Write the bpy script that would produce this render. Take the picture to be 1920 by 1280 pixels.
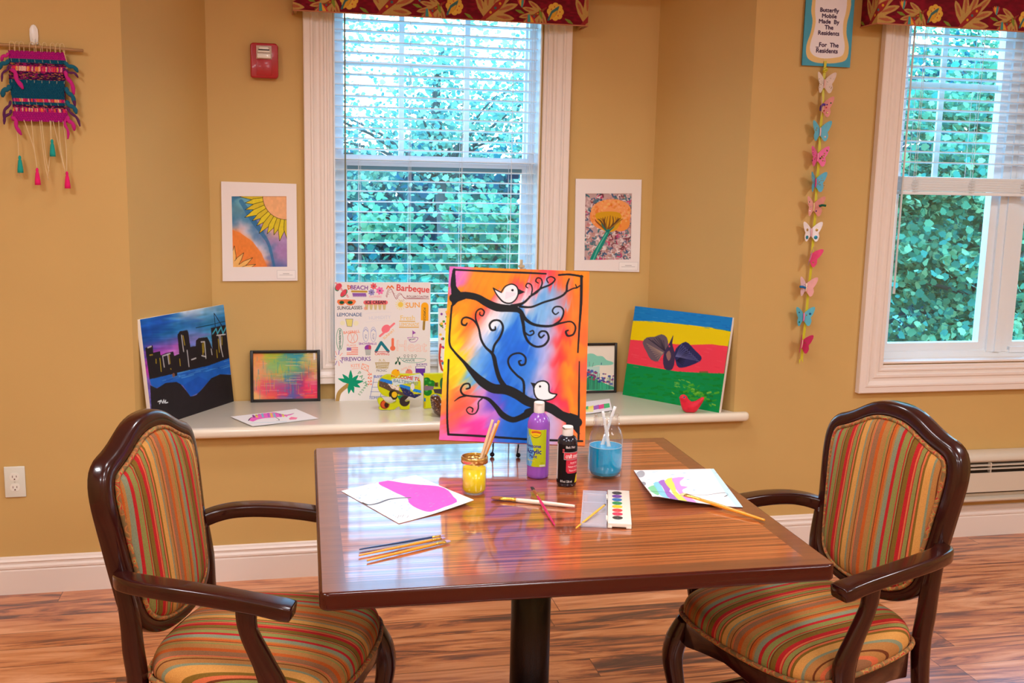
import bpy, math, random
import numpy as np
from mathutils import Vector, Matrix
for o in list(bpy.data.objects): bpy.data.objects.remove(o)
scene = bpy.context.scene
# ------------------------------------------------------------------ camera
YAW, PITCH, ROLL, CAMH = 0.217413, 0.159262, 0.021386, 1.53746
def cam_axes():
    cy, sy, cp, sp = math.cos(YAW), math.sin(YAW), math.cos(PITCH), math.sin(PITCH)
    f = Vector((sy*cp, cy*cp, -sp)); r = Vector((cy, -sy, 0)); u = r.cross(f)
    c, s = math.cos(ROLL), math.sin(ROLL)
    return f, r*c + u*s, -r*s + u*c
cd = bpy.data.cameras.new('camera'); cam = bpy.data.objects.new('camera', cd)
scene.collection.objects.link(cam); scene.camera = cam
cd.sensor_width = 36; cd.lens = 1929.7/1920*36; cd.clip_start = .05; cd.clip_end = 200
F_, R_, U_ = cam_axes()
cam.matrix_world = Matrix(((R_.x, U_.x, -F_.x, 0), (R_.y, U_.y, -F_.y, 0), (R_.z, U_.z, -F_.z, CAMH), (0, 0, 0, 1)))
# ------------------------------------------------------------------ view, world, lamps
vs = scene.view_settings; vs.view_transform = 'Standard'; vs.look = 'None'; vs.gamma = 1; vs.use_curve_mapping = False
vs.exposure = 0.0
def lin(c):
    out = []
    for v in c[:3]:
        v = v/255.0
        out.append(v/12.92 if v <= .04045 else ((v+.055)/1.055)**2.4)
    return tuple(out)
world = bpy.data.worlds.new('sky'); scene.world = world; world.use_nodes = True
nt = world.node_tree; nt.nodes.clear()
wo = nt.nodes.new('ShaderNodeOutputWorld'); bg = nt.nodes.new('ShaderNodeBackground')
tc = nt.nodes.new('ShaderNodeTexCoord'); sp_ = nt.nodes.new('ShaderNodeSeparateXYZ'); rp = nt.nodes.new('ShaderNodeValToRGB')
nt.links.new(tc.outputs['Generated'], sp_.inputs[0]); nt.links.new(sp_.outputs[2], rp.inputs[0])
rp.color_ramp.elements[0].position = 0.03; rp.color_ramp.elements[0].color = (.74, .93, 1, 1)
rp.color_ramp.elements[1].position = .35; rp.color_ramp.elements[1].color = (.27, .58, 1, 1)
nt.links.new(rp.outputs[0], bg.inputs[0]); bg.inputs[1].default_value = 8.5
nt.links.new(bg.outputs[0], wo.inputs[0])
def area(name, loc, size, power, col, rot=(0, 0, 0), spread=180, sy=None):
    l = bpy.data.lights.new(name, 'AREA'); l.shape = 'RECTANGLE'; l.size = size; l.size_y = sy or size; l.energy = power; l.color = col
    l.spread = math.radians(spread)
    o = bpy.data.objects.new(name, l); scene.collection.objects.link(o); o.location = loc; o.rotation_euler = rot; return o
WARM = (.95, .965, 1)
for (x, y, s, p, a) in ((.62, 3.1, .35, 10, 125), (.2, 1.9, .4, 12, 165), (-1.5, 1.6, .5, 34, 180), (3.0, 1.6, .5, 36, 180), (.7, .3, .5, 27, 180), (-1.4, -1.0, .6, 40, 180), (1.0, -1.3, .6, 40, 180), (3.2, -.8, .6, 40, 180)):
    area('ceiling_and_fill_lamp', (x, y, 2.70), s, p, WARM, spread=a)  # room ceiling lamps; those behind the camera are unseen fill, added to brighten
for (x, z, w, h, y) in ((.62, 1.55, .84, 1.4, 4.45), (3.05, 1.5, 1.2, 1.4, 4.05)):
    o = area('window_portal', (x, y, z), w, 0, (1, 1, 1), (math.radians(-90), 0, 0), 180, h)
    o.data.cycles.is_portal = True
# ------------------------------------------------------------------ materials
MATS = {}
def newmat(name):
    m = bpy.data.materials.new(name); m.use_nodes = True; n = m.node_tree
    b = n.nodes['Principled BSDF']; MATS[name] = m; return m, n, b
def N(n, t, **kw):
    x = n.nodes.new(t)
    for k, v in kw.items(): setattr(x, k, v)
    return x
def plain(name, srgb, rough=.5, spec=.5, metal=0, coat=0, bump=0, bscale=200, var=0, vscale=8, sheen=0, coat_rough=.08):
    if name in MATS: return MATS[name]
    m, n, b = newmat(name); c = lin(srgb)
    b.inputs['Roughness'].default_value = rough; b.inputs['Specular IOR Level'].default_value = spec
    b.inputs['Metallic'].default_value = metal; b.inputs['Coat Weight'].default_value = coat; b.inputs['Coat Roughness'].default_value = coat_rough
    b.inputs['Sheen Weight'].default_value = sheen
    b.inputs['Base Color'].default_value = (*c, 1)
    tcn = N(n, 'ShaderNodeTexCoord')
    if var:
        t = N(n, 'ShaderNodeTexNoise'); t.inputs['Scale'].default_value = vscale; t.inputs['Detail'].default_value = 3
        n.links.new(tcn.outputs['Object'], t.inputs['Vector'])
        r = N(n, 'ShaderNodeValToRGB'); r.color_ramp.elements[0].position = .3; r.color_ramp.elements[1].position = .7
        r.color_ramp.elements[0].color = (*[v*(1-var) for v in c], 1); r.color_ramp.elements[1].color = (*[min(1, v*(1+var)) for v in c], 1)
        n.links.new(t.outputs[0], r.inputs[0]); n.links.new(r.outputs[0], b.inputs['Base Color'])
    if bump:
        t = N(n, 'ShaderNodeTexNoise'); t.inputs['Scale'].default_value = bscale
        n.links.new(tcn.outputs['Object'], t.inputs['Vector'])
        q = N(n, 'ShaderNodeBump'); q.inputs['Strength'].default_value = bump; q.inputs['Distance'].default_value = .002
        n.links.new(t.outputs[0], q.inputs['Height']); n.links.new(q.outputs[0], b.inputs['Normal'])
    return m
def artmat(name, rough=.55, coat=0, spec=.18):
    if name in MATS: return MATS[name]
    m, n, b = newmat(name); a = N(n, 'ShaderNodeAttribute'); a.attribute_name = 'paint'
    n.links.new(a.outputs['Color'], b.inputs['Base Color']); b.inputs['Roughness'].default_value = rough; b.inputs['Coat Weight'].default_value = coat; b.inputs['Specular IOR Level'].default_value = spec
    return m
wall_m = plain('ochre_wall_paint', (205, 169, 104), .62, .35, bump=.08, bscale=350, var=.03, vscale=2)
ceil_m = plain('ceiling_paint', (235, 228, 212), .8)
trim_m = plain('white_trim_paint', (238, 226, 218), .32, .5)
sill_m = plain('cream_sill_paint', (240, 232, 214), .25, .5, coat=.3)
vinyl_m = plain('white_vinyl', (232, 240, 246), .3)
slat_m = plain('blind_slat_white', (235, 243, 248), .4)
wood_m = plain('cherry_wood_gloss', (46, 9, 8), .25, .35, coat=.45, var=.25, vscale=25)
black_m = plain('black_plastic', (20, 20, 24), .35)
white_m = plain('white_plastic', (238, 236, 232), .3)
black_metal = plain('black_wire', (14, 18, 30), .3, metal=.4)
def glass_mat(name, tint=(1, 1, 1), gloss=.06, rough=0.0):
    if name in MATS: return MATS[name]
    m = bpy.data.materials.new(name); m.use_nodes = True; n = m.node_tree; n.nodes.clear(); MATS[name] = m
    o = N(n, 'ShaderNodeOutputMaterial'); mx = N(n, 'ShaderNodeMixShader'); t = N(n, 'ShaderNodeBsdfTransparent'); g = N(n, 'ShaderNodeBsdfGlossy')
    lw = N(n, 'ShaderNodeLayerWeight'); pw = N(n, 'ShaderNodeMath', operation='POWER'); n.links.new(lw.outputs['Facing'], pw.inputs[0]); pw.inputs[1].default_value = 3.0; fr = N(n, 'ShaderNodeMath', operation='MULTIPLY_ADD'); n.links.new(pw.outputs[0], fr.inputs[0]); fr.inputs[1].default_value = gloss*8; fr.inputs[2].default_value = gloss*.8
    t.inputs[0].default_value = (*tint, 1); g.inputs['Roughness'].default_value = rough
    n.links.new(fr.outputs[0], mx.inputs[0]); n.links.new(t.outputs[0], mx.inputs[1]); n.links.new(g.outputs[0], mx.inputs[2]); n.links.new(mx.outputs[0], o.inputs[0])
    return m
pane_m = glass_mat('window_glass', (.93, 1, .99))
jar_m = glass_mat('jar_glass', (.985, .99, .99), .05, rough=.03)
def grain(name, cols, scale=(1.2, 30, 30), rough=.25, coat=.3, planks=None, spec=.5, coat_ior=1.5, coat_rough=.05, detail=6, dist=1.2):
    m, n, b = newmat(name); tcn = N(n, 'ShaderNodeTexCoord')
    src = tcn.outputs['Object']; rnd = None
    if planks:
        L, Wd = planks; s = N(n, 'ShaderNodeSeparateXYZ'); n.links.new(src, s.inputs[0])
        def mth(op, a, b_=None, c_=None):
            q = N(n, 'ShaderNodeMath', operation=op)
            for i, v in enumerate((a, b_, c_)):
                if v is None: continue
                if isinstance(v, (int, float)): q.inputs[i].default_value = v
                else: n.links.new(v, q.inputs[i])
            return q.outputs[0]
        row = mth('FLOOR', mth('DIVIDE', s.outputs[1], Wd))
        wn = N(n, 'ShaderNodeTexWhiteNoise', noise_dimensions='1D'); n.links.new(row, wn.inputs['W'])
        xs = mth('ADD', mth('DIVIDE', s.outputs[0], L), wn.outputs[0]); colid = mth('FLOOR', xs)
        cb = N(n, 'ShaderNodeCombineXYZ'); n.links.new(row, cb.inputs[0]); n.links.new(colid, cb.inputs[1])
        w2 = N(n, 'ShaderNodeTexWhiteNoise', noise_dimensions='2D'); n.links.new(cb.outputs[0], w2.inputs['Vector']); rnd = w2.outputs[0]
        ofs = N(n, 'ShaderNodeVectorMath', operation='MULTIPLY_ADD'); n.links.new(w2.outputs[1], ofs.inputs[0]); ofs.inputs[1].default_value = (9, 9, 9); n.links.new(src, ofs.inputs[2]); src = ofs.outputs[0]
        ex = mth('MULTIPLY', mth('PINGPONG', xs, .5), L); ey = mth('MULTIPLY', mth('PINGPONG', mth('DIVIDE', s.outputs[1], Wd), .5), Wd)
        edge = mth('MINIMUM', ex, ey); seam = mth('LESS_THAN', edge, .0013)
    mp = N(n, 'ShaderNodeMapping'); mp.inputs['Scale'].default_value = scale; n.links.new(src, mp.inputs[0])
    t = N(n, 'ShaderNodeTexNoise'); t.inputs['Scale'].default_value = 1; t.inputs['Detail'].default_value = detail; t.inputs['Roughness'].default_value = .62; t.inputs['Distortion'].default_value = dist
    n.links.new(mp.outputs[0], t.inputs['Vector'])
    fac = t.outputs[0]
    if planks:
        k = N(n, 'ShaderNodeMath', operation='MULTIPLY_ADD'); n.links.new(rnd, k.inputs[0]); k.inputs[1].default_value = .16; n.links.new(fac, k.inputs[2])
        k2 = N(n, 'ShaderNodeMath', operation='SUBTRACT'); n.links.new(k.outputs[0], k2.inputs[0]); k2.inputs[1].default_value = .08; fac = k2.outputs[0]
    r = N(n, 'ShaderNodeValToRGB'); els = r.color_ramp.elements
    while len(els) < len(cols): els.new(.5)
    for e, (p, c) in zip(els, cols): e.position = p
    for e, (p, c) in zip(els, cols): e.color = (*lin(c), 1)
    n.links.new(fac, r.inputs[0]); out = r.outputs[0]
    if planks:
        mx = N(n, 'ShaderNodeMix', data_type='RGBA'); n.links.new(seam, mx.inputs[0]); n.links.new(out, mx.inputs[6]); mx.inputs[7].default_value = (*lin((88, 40, 22)), 1); out = mx.outputs[2]
    n.links.new(out, b.inputs['Base Color']); b.inputs['Roughness'].default_value = rough; b.inputs['Coat Weight'].default_value = coat
    b.inputs['Coat IOR'].default_value = coat_ior; b.inputs['Coat Roughness'].default_value = coat_rough; b.inputs['Specular IOR Level'].default_value = spec
    return m
floor_m = grain('floor_planks', [(.32, (66, 38, 44)), (.41, (116, 64, 52)), (.47, (172, 98, 62)), (.55, (204, 130, 82)), (.72, (228, 164, 122))], (1.7, 15, 1), .3, .6, planks=(1.25, .125), coat_rough=.2, dist=1.7, detail=9)
top_m = grain('table_laminate', [(.30, (84, 38, 24)), (.42, (120, 56, 32)), (.50, (162, 84, 44)), (.60, (190, 106, 56)), (.74, (206, 126, 72))], (.9, 62, 1), .3, 1.0, coat_ior=2.0, coat_rough=.06)
border_m = grain('table_border', [(.3, (104, 52, 30)), (.6, (124, 66, 38))], (3, 60, 1), .35, 1.0, coat_ior=1.7, coat_rough=.1)
edge_m = plain('table_edge_gloss', (62, 8, 5), .22, .4, coat=.35)
def stripes(name, axis, period, phase=0.0):
    m, n, b = newmat(name); tcn = N(n, 'ShaderNodeTexCoord'); s = N(n, 'ShaderNodeSeparateXYZ'); n.links.new(tcn.outputs['Object'], s.inputs[0])
    a = N(n, 'ShaderNodeMath', operation='MULTIPLY_ADD'); n.links.new(s.outputs[axis], a.inputs[0]); a.inputs[1].default_value = 1/period; a.inputs[2].default_value = 10+phase
    fr = N(n, 'ShaderNodeMath', operation='FRACT'); n.links.new(a.outputs[0], fr.inputs[0])
    seq = [('tan', 3), ('grn', 1), ('tan', 1), ('brn', .6), ('org', 1.5), ('tan', 1.2), ('tea', 2.6), ('red', 1.8), ('grn', 3.2), ('red', .7), ('grn', .7), ('brn', .6), ('olv', 2.4), ('red', 2.2),
           ('cor', .8), ('red', .6), ('grn', 2), ('brn', .5), ('cor', 1), ('olv', 1.2), ('gld', 3.2), ('tea', 1), ('tan', 2), ('brn', .6), ('tan', 1), ('cor', .6), ('mau', 3), ('org', 2.2)]
    C_ = dict(tan=(172, 118, 64), grn=(136, 130, 70), brn=(104, 54, 26), org=(188, 90, 36), tea=(130, 134, 106), red=(178, 36, 38), olv=(122, 92, 34), cor=(206, 104, 66), gld=(204, 146, 76), mau=(146, 102, 70))
    r = N(n, 'ShaderNodeValToRGB'); r.color_ramp.interpolation = 'CONSTANT'; tot = sum(w for _, w in seq); els = r.color_ramp.elements
    while len(els) < len(seq): els.new(.99)
    acc = 0
    for i, (k, w) in enumerate(seq): els[i].position = acc/tot; acc += w
    for i, (k, w) in enumerate(seq): els[i].color = (*lin(C_[k]), 1)
    n.links.new(fr.outputs[0], r.inputs[0])
    t = N(n, 'ShaderNodeTexNoise'); t.inputs['Scale'].default_value = 420; n.links.new(tcn.outputs['Object'], t.inputs['Vector'])
    mx = N(n, 'ShaderNodeMix', data_type='RGBA', blend_type='OVERLAY'); mx.inputs[0].default_value = .3; n.links.new(r.outputs[0], mx.inputs[6]); n.links.new(t.outputs[0], mx.inputs[7])
    n.links.new(mx.outputs[2], b.inputs['Base Color']); b.inputs['Roughness'].default_value = .9; b.inputs['Specular IOR Level'].default_value = .15
    q = N(n, 'ShaderNodeBump'); q.inputs['Strength'].default_value = .3; q.inputs['Distance'].default_value = .001; n.links.new(t.outputs[0], q.inputs['Height']); n.links.new(q.outputs[0], b.inputs['Normal'])
    return m
fab_m = stripes('striped_upholstery', 1, .205)
seat_fab = stripes('striped_seat_upholstery', 1, .205, .7285)
def pipemat():
    m, n, b = newmat('piping_cord'); tcn = N(n, 'ShaderNodeTexCoord'); t = N(n, 'ShaderNodeTexNoise'); t.inputs['Scale'].default_value = 75; t.inputs['Detail'].default_value = 0
    n.links.new(tcn.outputs['Object'], t.inputs['Vector']); r = N(n, 'ShaderNodeValToRGB'); r.color_ramp.interpolation = 'CONSTANT'
    cs = [(0, (120, 92, 50)), (.40, (184, 96, 40)), (.47, (130, 122, 70)), (.53, (190, 140, 60)), (.58, (180, 40, 36)), (.64, (140, 100, 50))]; els = r.color_ramp.elements
    while len(els) < len(cs): els.new(.9)
    for e, (p, c) in zip(els, cs): e.position = p
    for e, (p, c) in zip(els, cs): e.color = (*lin(c), 1)
    n.links.new(t.outputs[0], r.inputs[0]); n.links.new(r.outputs[0], b.inputs['Base Color']); b.inputs['Roughness'].default_value = .8
    return m
pipe_m = pipemat()
# ------------------------------------------------------------------ mesh helpers
COL = scene.collection
def link(name, me, mat=None, parent=None, loc=None, rot=None, smooth=False):
    o = bpy.data.objects.new(name, me); COL.objects.link(o)
    if mat is not None:
        for m in (mat if isinstance(mat, (list, tuple)) else [mat]): me.materials.append(m)
    if parent: o.parent = parent
    if loc: o.location = loc
    if rot: o.rotation_euler = rot
    if smooth:
        me.polygons.foreach_set('use_smooth', [True]*len(me.polygons))
    return o
def tag(o, label=None, cat=None, group=None, kind=None):
    if label: o['label'] = label
    if cat: o['category'] = cat
    if group: o['group'] = group
    if kind: o['kind'] = kind
    return o
def thing(name, label, cat, loc=(0, 0, 0), rz=0, group=None, rot=None):
    o = bpy.data.objects.new(name, None); COL.objects.link(o); o.location = loc; o.rotation_euler = rot or (0, 0, rz); o.empty_display_size = .05
    return tag(o, label, cat, group)
def bevel(o, w, seg=2, ang=40):
    m = o.modifiers.new('bevel', 'BEVEL'); m.width = w; m.segments = seg; m.limit_method = 'ANGLE'; m.angle_limit = math.radians(ang); m.harden_normals = False
    for p in o.data.polygons: p.use_smooth = True
    return o
def subsurf(o, l=2):
    m = o.modifiers.new('subd', 'SUBSURF'); m.levels = l; m.render_levels = l
    for p in o.data.polygons: p.use_smooth = True
    return o
class MB:
    def __init__(s): s.v = []; s.f = []; s.m = []; s.cur = 0
    def add(s, vs, fs):
        k = len(s.v); s.v += [tuple(v) for v in vs]; s.f += [tuple(i+k for i in f) for f in fs]; s.m += [s.cur]*len(fs); return s
    def box(s, x0, x1, y0, y1, z0, z1, M=None):
        vs = [Vector((x, y, z)) for z in (z0, z1) for y in (y0, y1) for x in (x0, x1)]
        if M: vs = [M @ v for v in vs]
        return s.add(vs, [(0, 2, 3, 1), (4, 5, 7, 6), (0, 1, 5, 4), (2, 6, 7, 3), (0, 4, 6, 2), (1, 3, 7, 5)])
    def lathe(s, prof, n=28, c=(0, 0, 0), M=None, cap=True):
        vs = []; 
        for r, z in prof:
            for i in range(n):
                a = 2*math.pi*i/n; v = Vector((c[0]+r*math.cos(a), c[1]+r*math.sin(a), c[2]+z)); vs.append(M @ v if M else v)
        fs = [(j*n+i, j*n+(i+1) % n, (j+1)*n+(i+1) % n, (j+1)*n+i) for j in range(len(prof)-1) for i in range(n)]
        if cap: fs += [tuple(range(n-1, -1, -1)), tuple((len(prof)-1)*n+i for i in range(n))]
        return s.add(vs, fs)
    def sweep(s, pts, wh, up=(0, 0, 1), n=8, e=.6, smooth=4, closed=False):
        """pts path; wh (w,h) or list; superellipse section; w across, h along up"""
        P = [Vector(p) for p in pts]; 
        if not isinstance(wh, list): wh = [wh]*len(P)
        if smooth > 1: P, wh = crom(P, wh, smooth, closed)
        up = Vector(up); vs = []; L = len(P)
        for i in range(L):
            if closed: t = P[(i+1) % L]-P[i-1]
            else: t = P[min(i+1, L-1)]-P[max(i-1, 0)]
            t.normalize(); side = t.cross(up)
            if side.length < 1e-4: side = t.cross(Vector((1, 0, 0)))
            side.normalize(); u = side.cross(t).normalized(); w, h = wh[i]
            for k in range(n):
                a = 2*math.pi*(k+.5)/n; c_, s_ = math.cos(a), math.sin(a)
                vs.append(P[i]+side*(math.copysign(abs(c_)**e, c_)*w/2)+u*(math.copysign(abs(s_)**e, s_)*h/2))
        fs = [(j*n+i, j*n+(i+1) % n, (j+1)*n+(i+1) % n, (j+1)*n+i) for j in range(L-1) for i in range(n)]
        if closed: fs += [((L-1)*n+i, (L-1)*n+(i+1) % n, (i+1) % n, i) for i in range(n)]
        else: fs += [tuple(range(n-1, -1, -1)), tuple((L-1)*n+i for i in range(n))]
        return s.add(vs, fs)
    def prism(s, poly, d, O=(0, 0, 0), X=(1, 0, 0), Y=(0, 0, 1)):
        """poly of 2D points in plane (O,X,Y), extruded by d along X x Y"""
        O, X, Y = Vector(O), Vector(X), Vector(Y); Z = X.cross(Y).normalized(); n = len(poly)
        vs = [O+X*a+Y*b for a, b in poly]+[O+X*a+Y*b+Z*d for a, b in poly]
        return s.add(vs, [tuple(range(n-1, -1, -1)), tuple(range(n, 2*n))]+[(i, (i+1) % n, n+(i+1) % n, n+i) for i in range(n)])
    def build(s, name, mat, parent=None, loc=None, rot=None, smooth=False):
        me = bpy.data.meshes.new(name); me.from_pydata(s.v, [], s.f); me.update()
        o = link(name, me, mat, parent, loc, rot, smooth)
        if isinstance(mat, (list, tuple)): me.polygons.foreach_set('material_index', s.m)
        return o
def crom(P, wh, k, closed=False):
    out, ow = [], []; L = len(P); rng = L if closed else L-1
    for i in range(rng):
        g = (lambda j: P[j % L]) if closed else (lambda j: P[min(max(j, 0), L-1)])
        p0, p1, p2, p3 = g(i-1), g(i), g(i+1), g(i+2); w1, w2 = wh[i], wh[(i+1) % L]
        for j in range(k):
            t = j/k
            out.append(.5*((2*p1)+(-p0+p2)*t+(2*p0-5*p1+4*p2-p3)*t*t+(-p0+3*p1-3*p2+p3)*t**3)); ow.append((w1[0]*(1-t)+w2[0]*t, w1[1]*(1-t)+w2[1]*t))
    if not closed: out.append(P[-1]); ow.append(wh[-1])
    return out, ow
# ------------------------------------------------------------------ painter: a small rasteriser whose colours go on a fine grid mesh
_txt = {}
def text_tris(s):
    if s in _txt: return _txt[s]
    cu = bpy.data.curves.new('t', 'FONT'); cu.body = s; cu.size = 1; cu.resolution_u = 3; ob = bpy.data.objects.new('t', cu); COL.objects.link(ob)
    dg = bpy.context.evaluated_depsgraph_get(); ev = ob.evaluated_get(dg); me = ev.to_mesh(); me.calc_loop_triangles()
    V = np.array([v.co[:2] for v in me.vertices]) if len(me.vertices) else np.zeros((0, 2)); T = np.array([t.vertices[:] for t in me.loop_triangles]) if len(V) else np.zeros((0, 3), int)
    ev.to_mesh_clear(); bpy.data.objects.remove(ob); bpy.data.curves.remove(cu); _txt[s] = (V, T); return V, T
def homography(src, dst):
    A = []; b = []
    for (x, y), (u, v) in zip(src, dst):
        A.append([x, y, 1, 0, 0, 0, -u*x, -u*y]); b.append(u); A.append([0, 0, 0, x, y, 1, -v*x, -v*y]); b.append(v)
    return np.append(np.linalg.solve(np.array(A, float), np.array(b, float)), 1).reshape(3, 3)
def noise2(h, w, cy, cx, seed):
    rs = np.random.RandomState(seed); g = rs.rand(cy+3, cx+3); y = np.linspace(0, cy, h); x = np.linspace(0, cx, w); yi = y.astype(int); xi = x.astype(int); fy = (y-yi)[:, None]; fx = (x-xi)[None]
    fy = fy*fy*(3-2*fy); fx = fx*fx*(3-2*fx); G = lambda a, b: g[np.ix_(yi+a, xi+b)]
    return G(0, 0)*(1-fy)*(1-fx)+G(1, 0)*fy*(1-fx)+G(0, 1)*(1-fy)*fx+G(1, 1)*fy*fx
def vnoise(x, y, seed):
    xi, yi = np.floor(x), np.floor(y); fx, fy = x-xi, y-yi; fx = fx*fx*(3-2*fx); fy = fy*fy*(3-2*fy)
    def h(a, b): v = np.sin(a*127.1+b*311.7+seed*74.7)*43758.5453; return v-np.floor(v)
    return (h(xi, yi)*(1-fx)+h(xi+1, yi)*fx)*(1-fy)+(h(xi, yi+1)*(1-fx)+h(xi+1, yi+1)*fx)*fy
class Art:
    """w,h grid cells; quad: the four source-plane corners TL,TR,BR,BL in which the drawing coordinates are given"""
    def __init__(s, w, h, quad, bg=(255, 255, 255), S=2):
        s.w, s.h, s.S = w, h, S; s.W, s.H = w*S, h*S; s.a = np.empty((s.H, s.W, 3)); s.a[:] = bg
        s.Hm = homography(quad, [(0, 0), (s.W, 0), (s.W, s.H), (0, s.H)]); s.Hi = np.linalg.inv(s.Hm)
        cx = sum(q[0] for q in quad)/4; cy = sum(q[1] for q in quad)/4; a, b = s.tp([(cx, cy), (cx+10, cy)]); s.k = np.hypot(*(b-a))/10
    def tp(s, pts):
        p = np.array([(q[0], q[1], 1) for q in pts], float) @ s.Hm.T; return p[:, :2]/p[:, 2:]
    def grid(s):
        yy, xx = np.mgrid[0:s.H, 0:s.W]+.5; q = np.stack([xx, yy, np.ones_like(xx)], -1) @ s.Hi.T; return q[..., 0]/q[..., 2], q[..., 1]/q[..., 2]
    def blend(s, y0, y1, x0, x1, al, c):
        s.a[y0:y1, x0:x1] = s.a[y0:y1, x0:x1]*(1-al[..., None])+np.array(c, float)*al[..., None]
    def poly(s, pts, c, al=1, smooth=0):
        if smooth: pts = [tuple(v[:2]) for v in crom([Vector((p[0], p[1], 0)) for p in pts], [(0, 0)]*len(pts), smooth, True)[0]]
        p = s.tp(pts); s.polypx(p, c, al)
    def polypx(s, p, c, al=1):
        x0, y0 = np.floor(p.min(0)).astype(int); x1, y1 = np.ceil(p.max(0)).astype(int)+1
        x0, y0, x1, y1 = max(x0, 0), max(y0, 0), min(x1, s.W), min(y1, s.H)
        if x1 <= x0 or y1 <= y0: return
        yy, xx = np.mgrid[y0:y1, x0:x1]+.5; ins = np.zeros(xx.shape, bool); n = len(p)
        for i in range(n):
            (ax, ay), (bx, by) = p[i], p[(i+1) % n]
            if ay == by: continue
            cnd = ((ay > yy) != (by > yy)) & (xx < (bx-ax)*(yy-ay)/(by-ay)+ax); ins ^= cnd
        s.blend(y0, y1, x0, x1, ins*float(al), c)
    def line(s, pts, c, w=3, al=1, smooth=5, soft=.7):
        """pts (x,y) or (x,y,w), widths in source units"""
        q = [(p[0], p[1], p[2] if len(p) > 2 else w) for p in pts]
        if smooth and len(q) > 2:
            P, ww = crom([Vector((a, b, 0)) for a, b, _ in q], [(t, 0) for _, _, t in q], smooth); q = [(v[0], v[1], t[0]) for v, t in zip(P, ww)]
        p = s.tp(q); r = np.array([t[2] for t in q])*s.k/2
        if len(p) == 1: p = np.vstack([p, p+.01]); r = np.append(r, r)
        m = r.max()+2; x0, y0 = np.floor(p.min(0)-m).astype(int); x1, y1 = np.ceil(p.max(0)+m).astype(int)
        x0, y0, x1, y1 = max(x0, 0), max(y0, 0), min(x1, s.W), min(y1, s.H)
        if x1 <= x0 or y1 <= y0: return
        A = np.zeros((y1-y0, x1-x0))
        for i in range(len(p)-1):
            (ax, ay), (bx, by) = p[i], p[i+1]; rm = max(r[i], r[i+1])+2
            u0, u1 = max(int(min(ax, bx)-rm), x0), min(int(max(ax, bx)+rm)+1, x1); v0, v1 = max(int(min(ay, by)-rm), y0), min(int(max(ay, by)+rm)+1, y1)
            if u1 <= u0 or v1 <= v0: continue
            yy, xx = np.mgrid[v0:v1, u0:u1]+.5; dx, dy = bx-ax, by-ay; L = dx*dx+dy*dy+1e-9; t = np.clip(((xx-ax)*dx+(yy-ay)*dy)/L, 0, 1)
            d = np.hypot(xx-ax-t*dx, yy-ay-t*dy); rr = r[i]*(1-t)+r[i+1]*t; q_ = np.clip((rr-d)/soft+.5, 0, 1)
            sub = A[v0-y0:v1-y0, u0-x0:u1-x0]; np.maximum(sub, q_, out=sub)
        s.blend(y0, y1, x0, x1, A*al, c)
    def dot(s, x, y, r, c, al=1): s.line([(x, y)], c, 2*r, al)
    def ell(s, x, y, rx, ry, c, al=1, rot=0, n=28, fill=True, w=2):
        a = np.linspace(0, 2*np.pi, n, endpoint=False); cr, sr = math.cos(rot), math.sin(rot)
        P = [(x+rx*math.cos(t)*cr-ry*math.sin(t)*sr, y+rx*math.cos(t)*sr+ry*math.sin(t)*cr) for t in a]
        if fill: s.poly(P, c, al)
        else: s.line(P+[P[0]], c, w, al, smooth=0)
    def text(s, t, x, y, size, c, rot=0, sx=1, bold=0, al=1, center=True):
        V, T = text_tris(t)
        if len(V) == 0: return
        V = V.copy(); V[:, 0] *= sx
        if center: V[:, 0] -= (V[:, 0].max()+V[:, 0].min())/2; V[:, 1] -= .34
        V *= size; cr, sr = math.cos(rot), math.sin(rot); X = x+V[:, 0]*cr+V[:, 1]*sr; Y = y-V[:, 1]*cr+V[:, 0]*sr
        P = s.tp(list(zip(X, Y))); offs = [(0, 0)] if not bold else [(0, 0), (bold*s.k, 0), (-bold*s.k, 0), (0, bold*s.k), (0, -bold*s.k)]
        x0, y0 = np.floor(P.min(0)-3).astype(int); x1, y1 = np.ceil(P.max(0)+3).astype(int); x0, y0, x1, y1 = max(x0, 0), max(y0, 0), min(x1, s.W), min(y1, s.H)
        if x1 <= x0 or y1 <= y0: return
        M = np.zeros((y1-y0, x1-x0), bool)
        for ox, oy in offs:
            for a, b, d in T:
                p = P[[a, b, d]]+(ox, oy); u0, v0 = np.floor(p.min(0)).astype(int); u1, v1 = np.ceil(p.max(0)).astype(int)+1; u0, v0, u1, v1 = max(u0, x0), max(v0, y0), min(u1, x1), min(v1, y1)
                if u1 <= u0 or v1 <= v0: continue
                yy, xx = np.mgrid[v0:v1, u0:u1]+.5; e = [(p[(i+1) % 3][0]-p[i][0])*(yy-p[i][1])-(p[(i+1) % 3][1]-p[i][1])*(xx-p[i][0]) for i in range(3)]
                M[v0-y0:v1-y0, u0-x0:u1-x0] |= ((e[0] >= 0) & (e[1] >= 0) & (e[2] >= 0)) | ((e[0] <= 0) & (e[1] <= 0) & (e[2] <= 0))
        s.blend(y0, y1, x0, x1, M*float(al), c)
    def field(s, ctrl, jit=0, seed=1, power=4, streak=(6, 60), ang=0.0, ang2=None, sig=34):
        """smoothly blended colour patches from control points (x,y,rgb), feathered along the brush direction"""
        X, Y = s.grid(); w_ = X.max()-X.min(); f = (X-X.min())/w_; th = ang+((ang if ang2 is None else ang2)-ang)*f; c_, s_ = np.cos(th), np.sin(th)
        u = X*c_-Y*s_; v = X*s_+Y*c_; n = vnoise(u*streak[0]/w_, v*streak[1]/w_, seed)-.5; n2 = vnoise(u*streak[0]*2/w_+9, v*streak[1]*2.3/w_, seed+1)-.5; n3 = vnoise(X*9/w_, Y*9/w_, seed+2)-.5
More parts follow.
